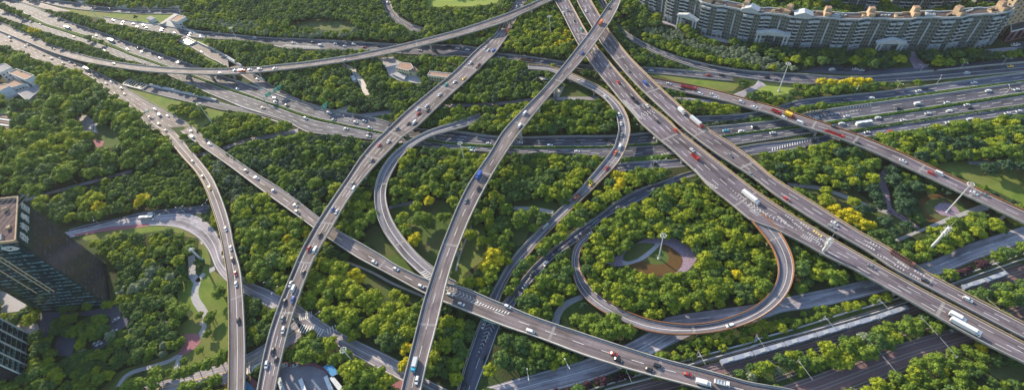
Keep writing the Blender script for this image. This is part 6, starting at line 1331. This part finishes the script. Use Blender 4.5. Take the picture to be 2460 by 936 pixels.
def cars(s, kind=None, flip=False, load='w'):
    for t in s.split():
        c, q = t.split(':'); rev = c.endswith('-') ^ flip; c = c.rstrip('-'); x, y, _ = tpx(q)
        kd = kind or {0: 'sedan', 1: 'suv', 2: 'sedan'}[len(VEH) % 3]
        VEH.append((kd, c[0], x, y, rev, c[1] if len(c) > 1 else load))
cars('w:A25,192 w:A225,217 w:A355,192 w:A560,342 k:A150,572 w:A435,527 w:A355,652 k:A395,632 k:A610,772 k:A765,687 w:A725,822 w:A845,817 g:A980,872 k:A890,892 r:A1050,912 g:A1035,517 w:A1290,522 w:A1350,502 w:A1465,707 w:A1795,697 g:A1600,892 k:A1540,124 w:A1590,287 w:A1730,307 k:A1710,342')
cars('w:A135,522', 'van'); cars('w:A945,388 w:A1560,568 w:a610,484', 'bus')
cars('g:B60,337 g:B110,377 w:B205,357 k:B240,390 g:B465,405 w:B450,432 w:B640,462 w:B860,470 w:B850,502 w:B1010,517 g:B1185,485 k:B130,677 w:B175,727 w:B430,817 w:B695,882 w:B1020,732'); cars('w:B1770,527', 'van')
cars('g:C175,207 w:C380,168 w:C590,157 w:C725,150 w:C940,140 w:C690,292 k:C370,372 w:C408,430 w:C945,607 k:C1105,662 g:C1285,597 w:C770,692 w:C1370,840 g:C1765,862'); cars('w:C1700,757', 'van'); cars('r:C475,178', 'truck', load='r'); cars('w:C935,557', 'van')
cars('g:D120,282 w:D435,312 w:D555,292 w:D300,402 w:D635,390 g:D880,402 k:D625,472 w:D615,512 w:D1310,127 w:D1435,80 k:D1450,142 r:D1315,187 k:D1175,327 g:D1010,402 w:D895,582 r:D765,632 g:D655,847 o:D1035,630 w:D1090,600 n:D1515,532'); cars('w:D1255,307', 'van')
cars('k:a630,524 w:a682,524 w:a780,575 w:a745,587 k:a855,622 g:a875,660 k:a808,657 w:a1090,770 w:a1178,814 k:a1050,822 k:a1118,872 k:a1165,917 g:a1345,921'); cars('w:a1118,805', 'van')
cars('w:b305,302 k:b240,284 k:b445,298 w:b600,308 w:b665,324 w:b730,311 r:b805,331 k:b905,323 g:b675,427 w:b1195,354 w:b1360,318 k:b1395,326 w:b1460,338 w:b1530,348 k:b1300,356 w:b1655,337 w:b1675,354 w:b1550,444 y:b1505,552 w:b1440,575 n:b1380,595 w:b1335,664 w:b1750,402'); cars('w:b495,314 w:b965,17 u:b1715,352', 'van'); cars('bf:b1608,462', 'truck')
cars('k:c35,187 w:c608,77 g:c475,72 w:c447,90 k:c525,145 n:c577,207 k:c770,57 k:c765,284 g:c750,315 s:c670,347 g:c655,374 u:c582,374 g:c768,467 g:c905,495 r:c832,579 w:c1040,742 k:c1110,852 r:c1240,918 w:c562,567 w:c742,677 w:c840,805 w:c855,867 k:c50,397 w:c120,50 w:c1065,494 r:c1470,527 k:c1560,527 w:c1190,587 k:c1280,624 w:c1410,657 w:c1500,662 w:c1525,685 w:c1700,715 w:c1790,750 c:c1590,915 w:c1700,921 w:c1790,889')
cars('u:c1025,579 w:c175,792 w:c140,880', 'van'); cars('rr:c57,222 oo:c712,160 kf:c945,697 w:c1280,779', 'truck'); cars('rs:c1385,855 bf:c190,421 rf:c1330,611', 'longtruck')
cars('k:d125,542 k:d190,562 k:d680,702 w:d860,689 w:d1190,637 w:d1580,579 w:d1530,512 k:d1680,482 y:d1835,464 w:d1680,637 w:d1880,627 w:d1390,719 k:d1050,762 w:d1530,735 k:d1550,754 w:d1405,779 w:d1255,795 w:d1085,844 w:d905,827 w:d685,815 w:d470,829 w:d650,867 k:d600,890 k:d400,915 k:d40,890 w:d165,931 w:d830,928 r:d990,923 k:d1290,876 w:d1400,859 w:d1550,836 w:d1815,794 w:d1895,779 w:d245,824 w:d30,751'); cars('w:d1185,722 w:d360,855', 'van'); cars('w:d805,864', 'bus'); cars('ry:d285,807', 'truck'); cars('rf:d190,779', 'truck')
cars('k:e1425,362 g:e1355,257 y:e1475,442 w:e1585,729 w:e1622,862 w:e1475,135 g:e1730,320 w:e1800,372'); cars('w:e1030,650', 'bus'); cars('w:e1350,80 w:e1060,622', 'van')
cars('w:f50,372 u:f170,462 w:f320,565 g:f335,610 u:f580,590 w:f610,607 g:f720,414 k:f490,770 r:f413,864 k:f1605,446 g:f1520,530 n:f1555,161 w:f1565,181 w:f1680,128'); cars('w:f728,444 w:f455,872', 'van'); cars('uu:f1610,352', 'truck')
cars('w:g145,123 w:g355,143 w:g545,184 g:g860,66 o:g815,196 r:g755,300 y:g645,413 w:g1100,93 w:g1355,173 g:g1620,211 g:g1765,346 k:g740,105 k:g550,118 k:g1090,273 k:g390,881 w:g635,760'); cars('w:g845,148 w:g325,706', 'van'); cars('bf:g545,501 rf:g1375,221', 'truck'); cars('w:g1765,507', 'longtruck')
cars('k:h765,127 k:h450,111 k:h410,151 k:h110,191 k:h700,131 y:h620,126 w:h1080,252 r:h1280,338 w:h1580,476 g:h1655,488 r:h260,518 w:h600,689 g:h575,714'); cars('w:h1340,334', 'van'); cars('rf:h600,61', 'longtruck'); cars('bf:l1080,8', 'longtruck')
cars('k:i1635,23 r:i1655,116 w:i1658,192 k:i1675,449')
cars('k:j375,112 w:j285,190 u:j303,300 k:j242,316 g:j228,434 w:j235,514 k:j160,661 k:j183,723 w:j118,756 w:j875,36 w:j1027,84 w:j1205,206 w:j1408,262 w:j1487,331 w:j1175,865 w:j1643,481 k:j1640,711 k:j1512,911'); cars('w:j302,220', 'van'); cars('cs:j1158,757', 'truck')
cars('w:k327,50 g:k230,116 w:k175,206 w:k58,348 r:k803,681 k:k830,719 k:k1110,762 k:k1050,788 r:k1323,823 w:k1620,481'); cars('w:k217,518', 'van'); cars('w:k1435,884', 'truck'); cars('wf:k1565,883', 'truck')
cars('g:l860,66 k:l1240,168 w:l1535,298'); cars('w:l1465,424', 'truck'); cars('w:l1520,492', 'longtruck')
PARKED = [('s', 'w', 'a650,850', .1), ('s', 'w', 'a655,888', .1), ('s', 'w', 'a655,906', .1), ('s', 'w', 'a655,925', .1), ('s', 'w', 'a620,815', 1.2), ('v', 'w', 'd580,490', 0), ('s', 'k', 'd640,491', 0), ('s', 'k', 'd690,494', 0), ('s', 'w', 'd745,484', -.2), ('s', 'w', 'd790,491', -.2), ('s', 'w', 'd1880,310', -.4), ('s', 'w', 'd1862,317', -.4), ('s', 'k', 'd1310,490', .1),
    ('v', 'w', 'i510,432', 1.3), ('s', 'w', 'i815,440', .6), ('s', 'w', 'i700,600', -.6), ('s', 'w', 'i670,612', -.6), ('s', 'w', 'i885,275', 1.4), ('v', 'w', 'j235,765', 0.05), ('s', 'w', 'j312,762', 0.05), ('b', 'w', 'O375,660', -1.1), ('b', 'w', 'O870,680', -1.1), ('b', 'w', 'O1450,620', -1.1), ('s', 'k', 'd680,472', 0), ('s', 'w', 'i800,520', .2)]
WHEREP = ['in the small parking lot of the upper left wood'] * 5 + ['in the row parked below the apartments'] * 5 + ['parked at the right end of the apartments'] * 2 + ['parked below the round forecourt'] + ['on the street beside the glass tower'] * 2 + ['in the dark gap of the trees by the tower'] * 2 + ['on the drive right of the glass tower'] + ['parked at the upper rim of the bus depot'] * 2 + ['standing in the bus depot'] * 3 + ['in the row parked below the apartments', 'on the street beside the glass tower']
items = []
for kd, c, x, y, rev, load in VEH:
    b = road_under(x, y)
    if b is None:
        print('no road under', kd, c, round(x), round(y)); continue
    r, z, j, W, d = b; T = r.T[j]; o_ang = math.atan2(T[1], T[0]) + (math.pi if rev else 0)
    # left lanes of the one way roads all run the same way; the top left expressway runs towards the viewer
    P = unp(x, y, z + (.7 if kd in ('sedan', 'suv') else 1.4))
    o = vehicle(kd, c, (P[0], P[1], z + .03), o_ang, y > 430, load); items.append((o, kd, c, r.key, x, y, load))
for (k_, c, q, a), wh in zip(PARKED, WHEREP):
    x, y, _ = tpx(q); kd = {'s': 'sedan', 'v': 'van', 'b': 'bus'}[k_]; P = unp(x, y, .7); o = vehicle(kd, c, (P[0], P[1], .1), a, y > 430); items.append((o, kd, c, wh, x, y, 'w'))
ORD = ['first', 'second', 'third', 'fourth', 'fifth', 'sixth', 'seventh', 'eighth', 'ninth', 'tenth', 'eleventh', 'twelfth', 'thirteenth', 'fourteenth', 'fifteenth', 'sixteenth', 'seventeenth', 'eighteenth', 'nineteenth', 'twentieth', 'twenty first', 'twenty second', 'twenty third', 'twenty fourth', 'twenty fifth', 'twenty sixth', 'twenty seventh', 'twenty eighth', 'twenty ninth', 'thirtieth']
gr = {}
for it in items: gr.setdefault((VN[it[1]], it[2], it[3]), []).append(it)
for (vn, c, rk), L in gr.items():
    vert = np.ptp([i[5] for i in L]) > np.ptp([i[4] for i in L]) if len(L) > 1 else False
    L.sort(key=lambda i: i[5] if vert else i[4])
    wh = 'on ' + SHORT[rk] if rk in SHORT else rk
    for n_, it in enumerate(L):
        lab = '%s %s %s' % (PNAME[c], vn, wh) if len(L) == 1 else '%s %s %s, %s from the %s' % (PNAME[c], vn, wh, ORD[n_], 'top' if vert else 'left')
        if len(L) == 1: lab = 'the only ' + lab
        tag(it[0], lab, vn, ('vehicles ' + wh)[:60])
# ------------------------------------------------------------------ air
hz = MB(); hz.box(0, 600, -1.0, 3100, 2700, CAMH + 12)
ho = hz.build('haze', []); tag(ho, kind='stuff')
hm = bpy.data.materials.new('haze'); hm.use_nodes = True; hn = hm.node_tree; hn.nodes.remove(hn.nodes['Principled BSDF'])
pv = hn.nodes.new('ShaderNodeVolumePrincipled'); pv.inputs['Color'].default_value = (0.86, 0.92, 1.0, 1); pv.inputs['Density'].default_value = 0.000035; pv.inputs['Anisotropy'].default_value = 0.1
hn.links.new(pv.outputs[0], hn.nodes['Material Output'].inputs['Volume']); ho.data.materials.append(hm)
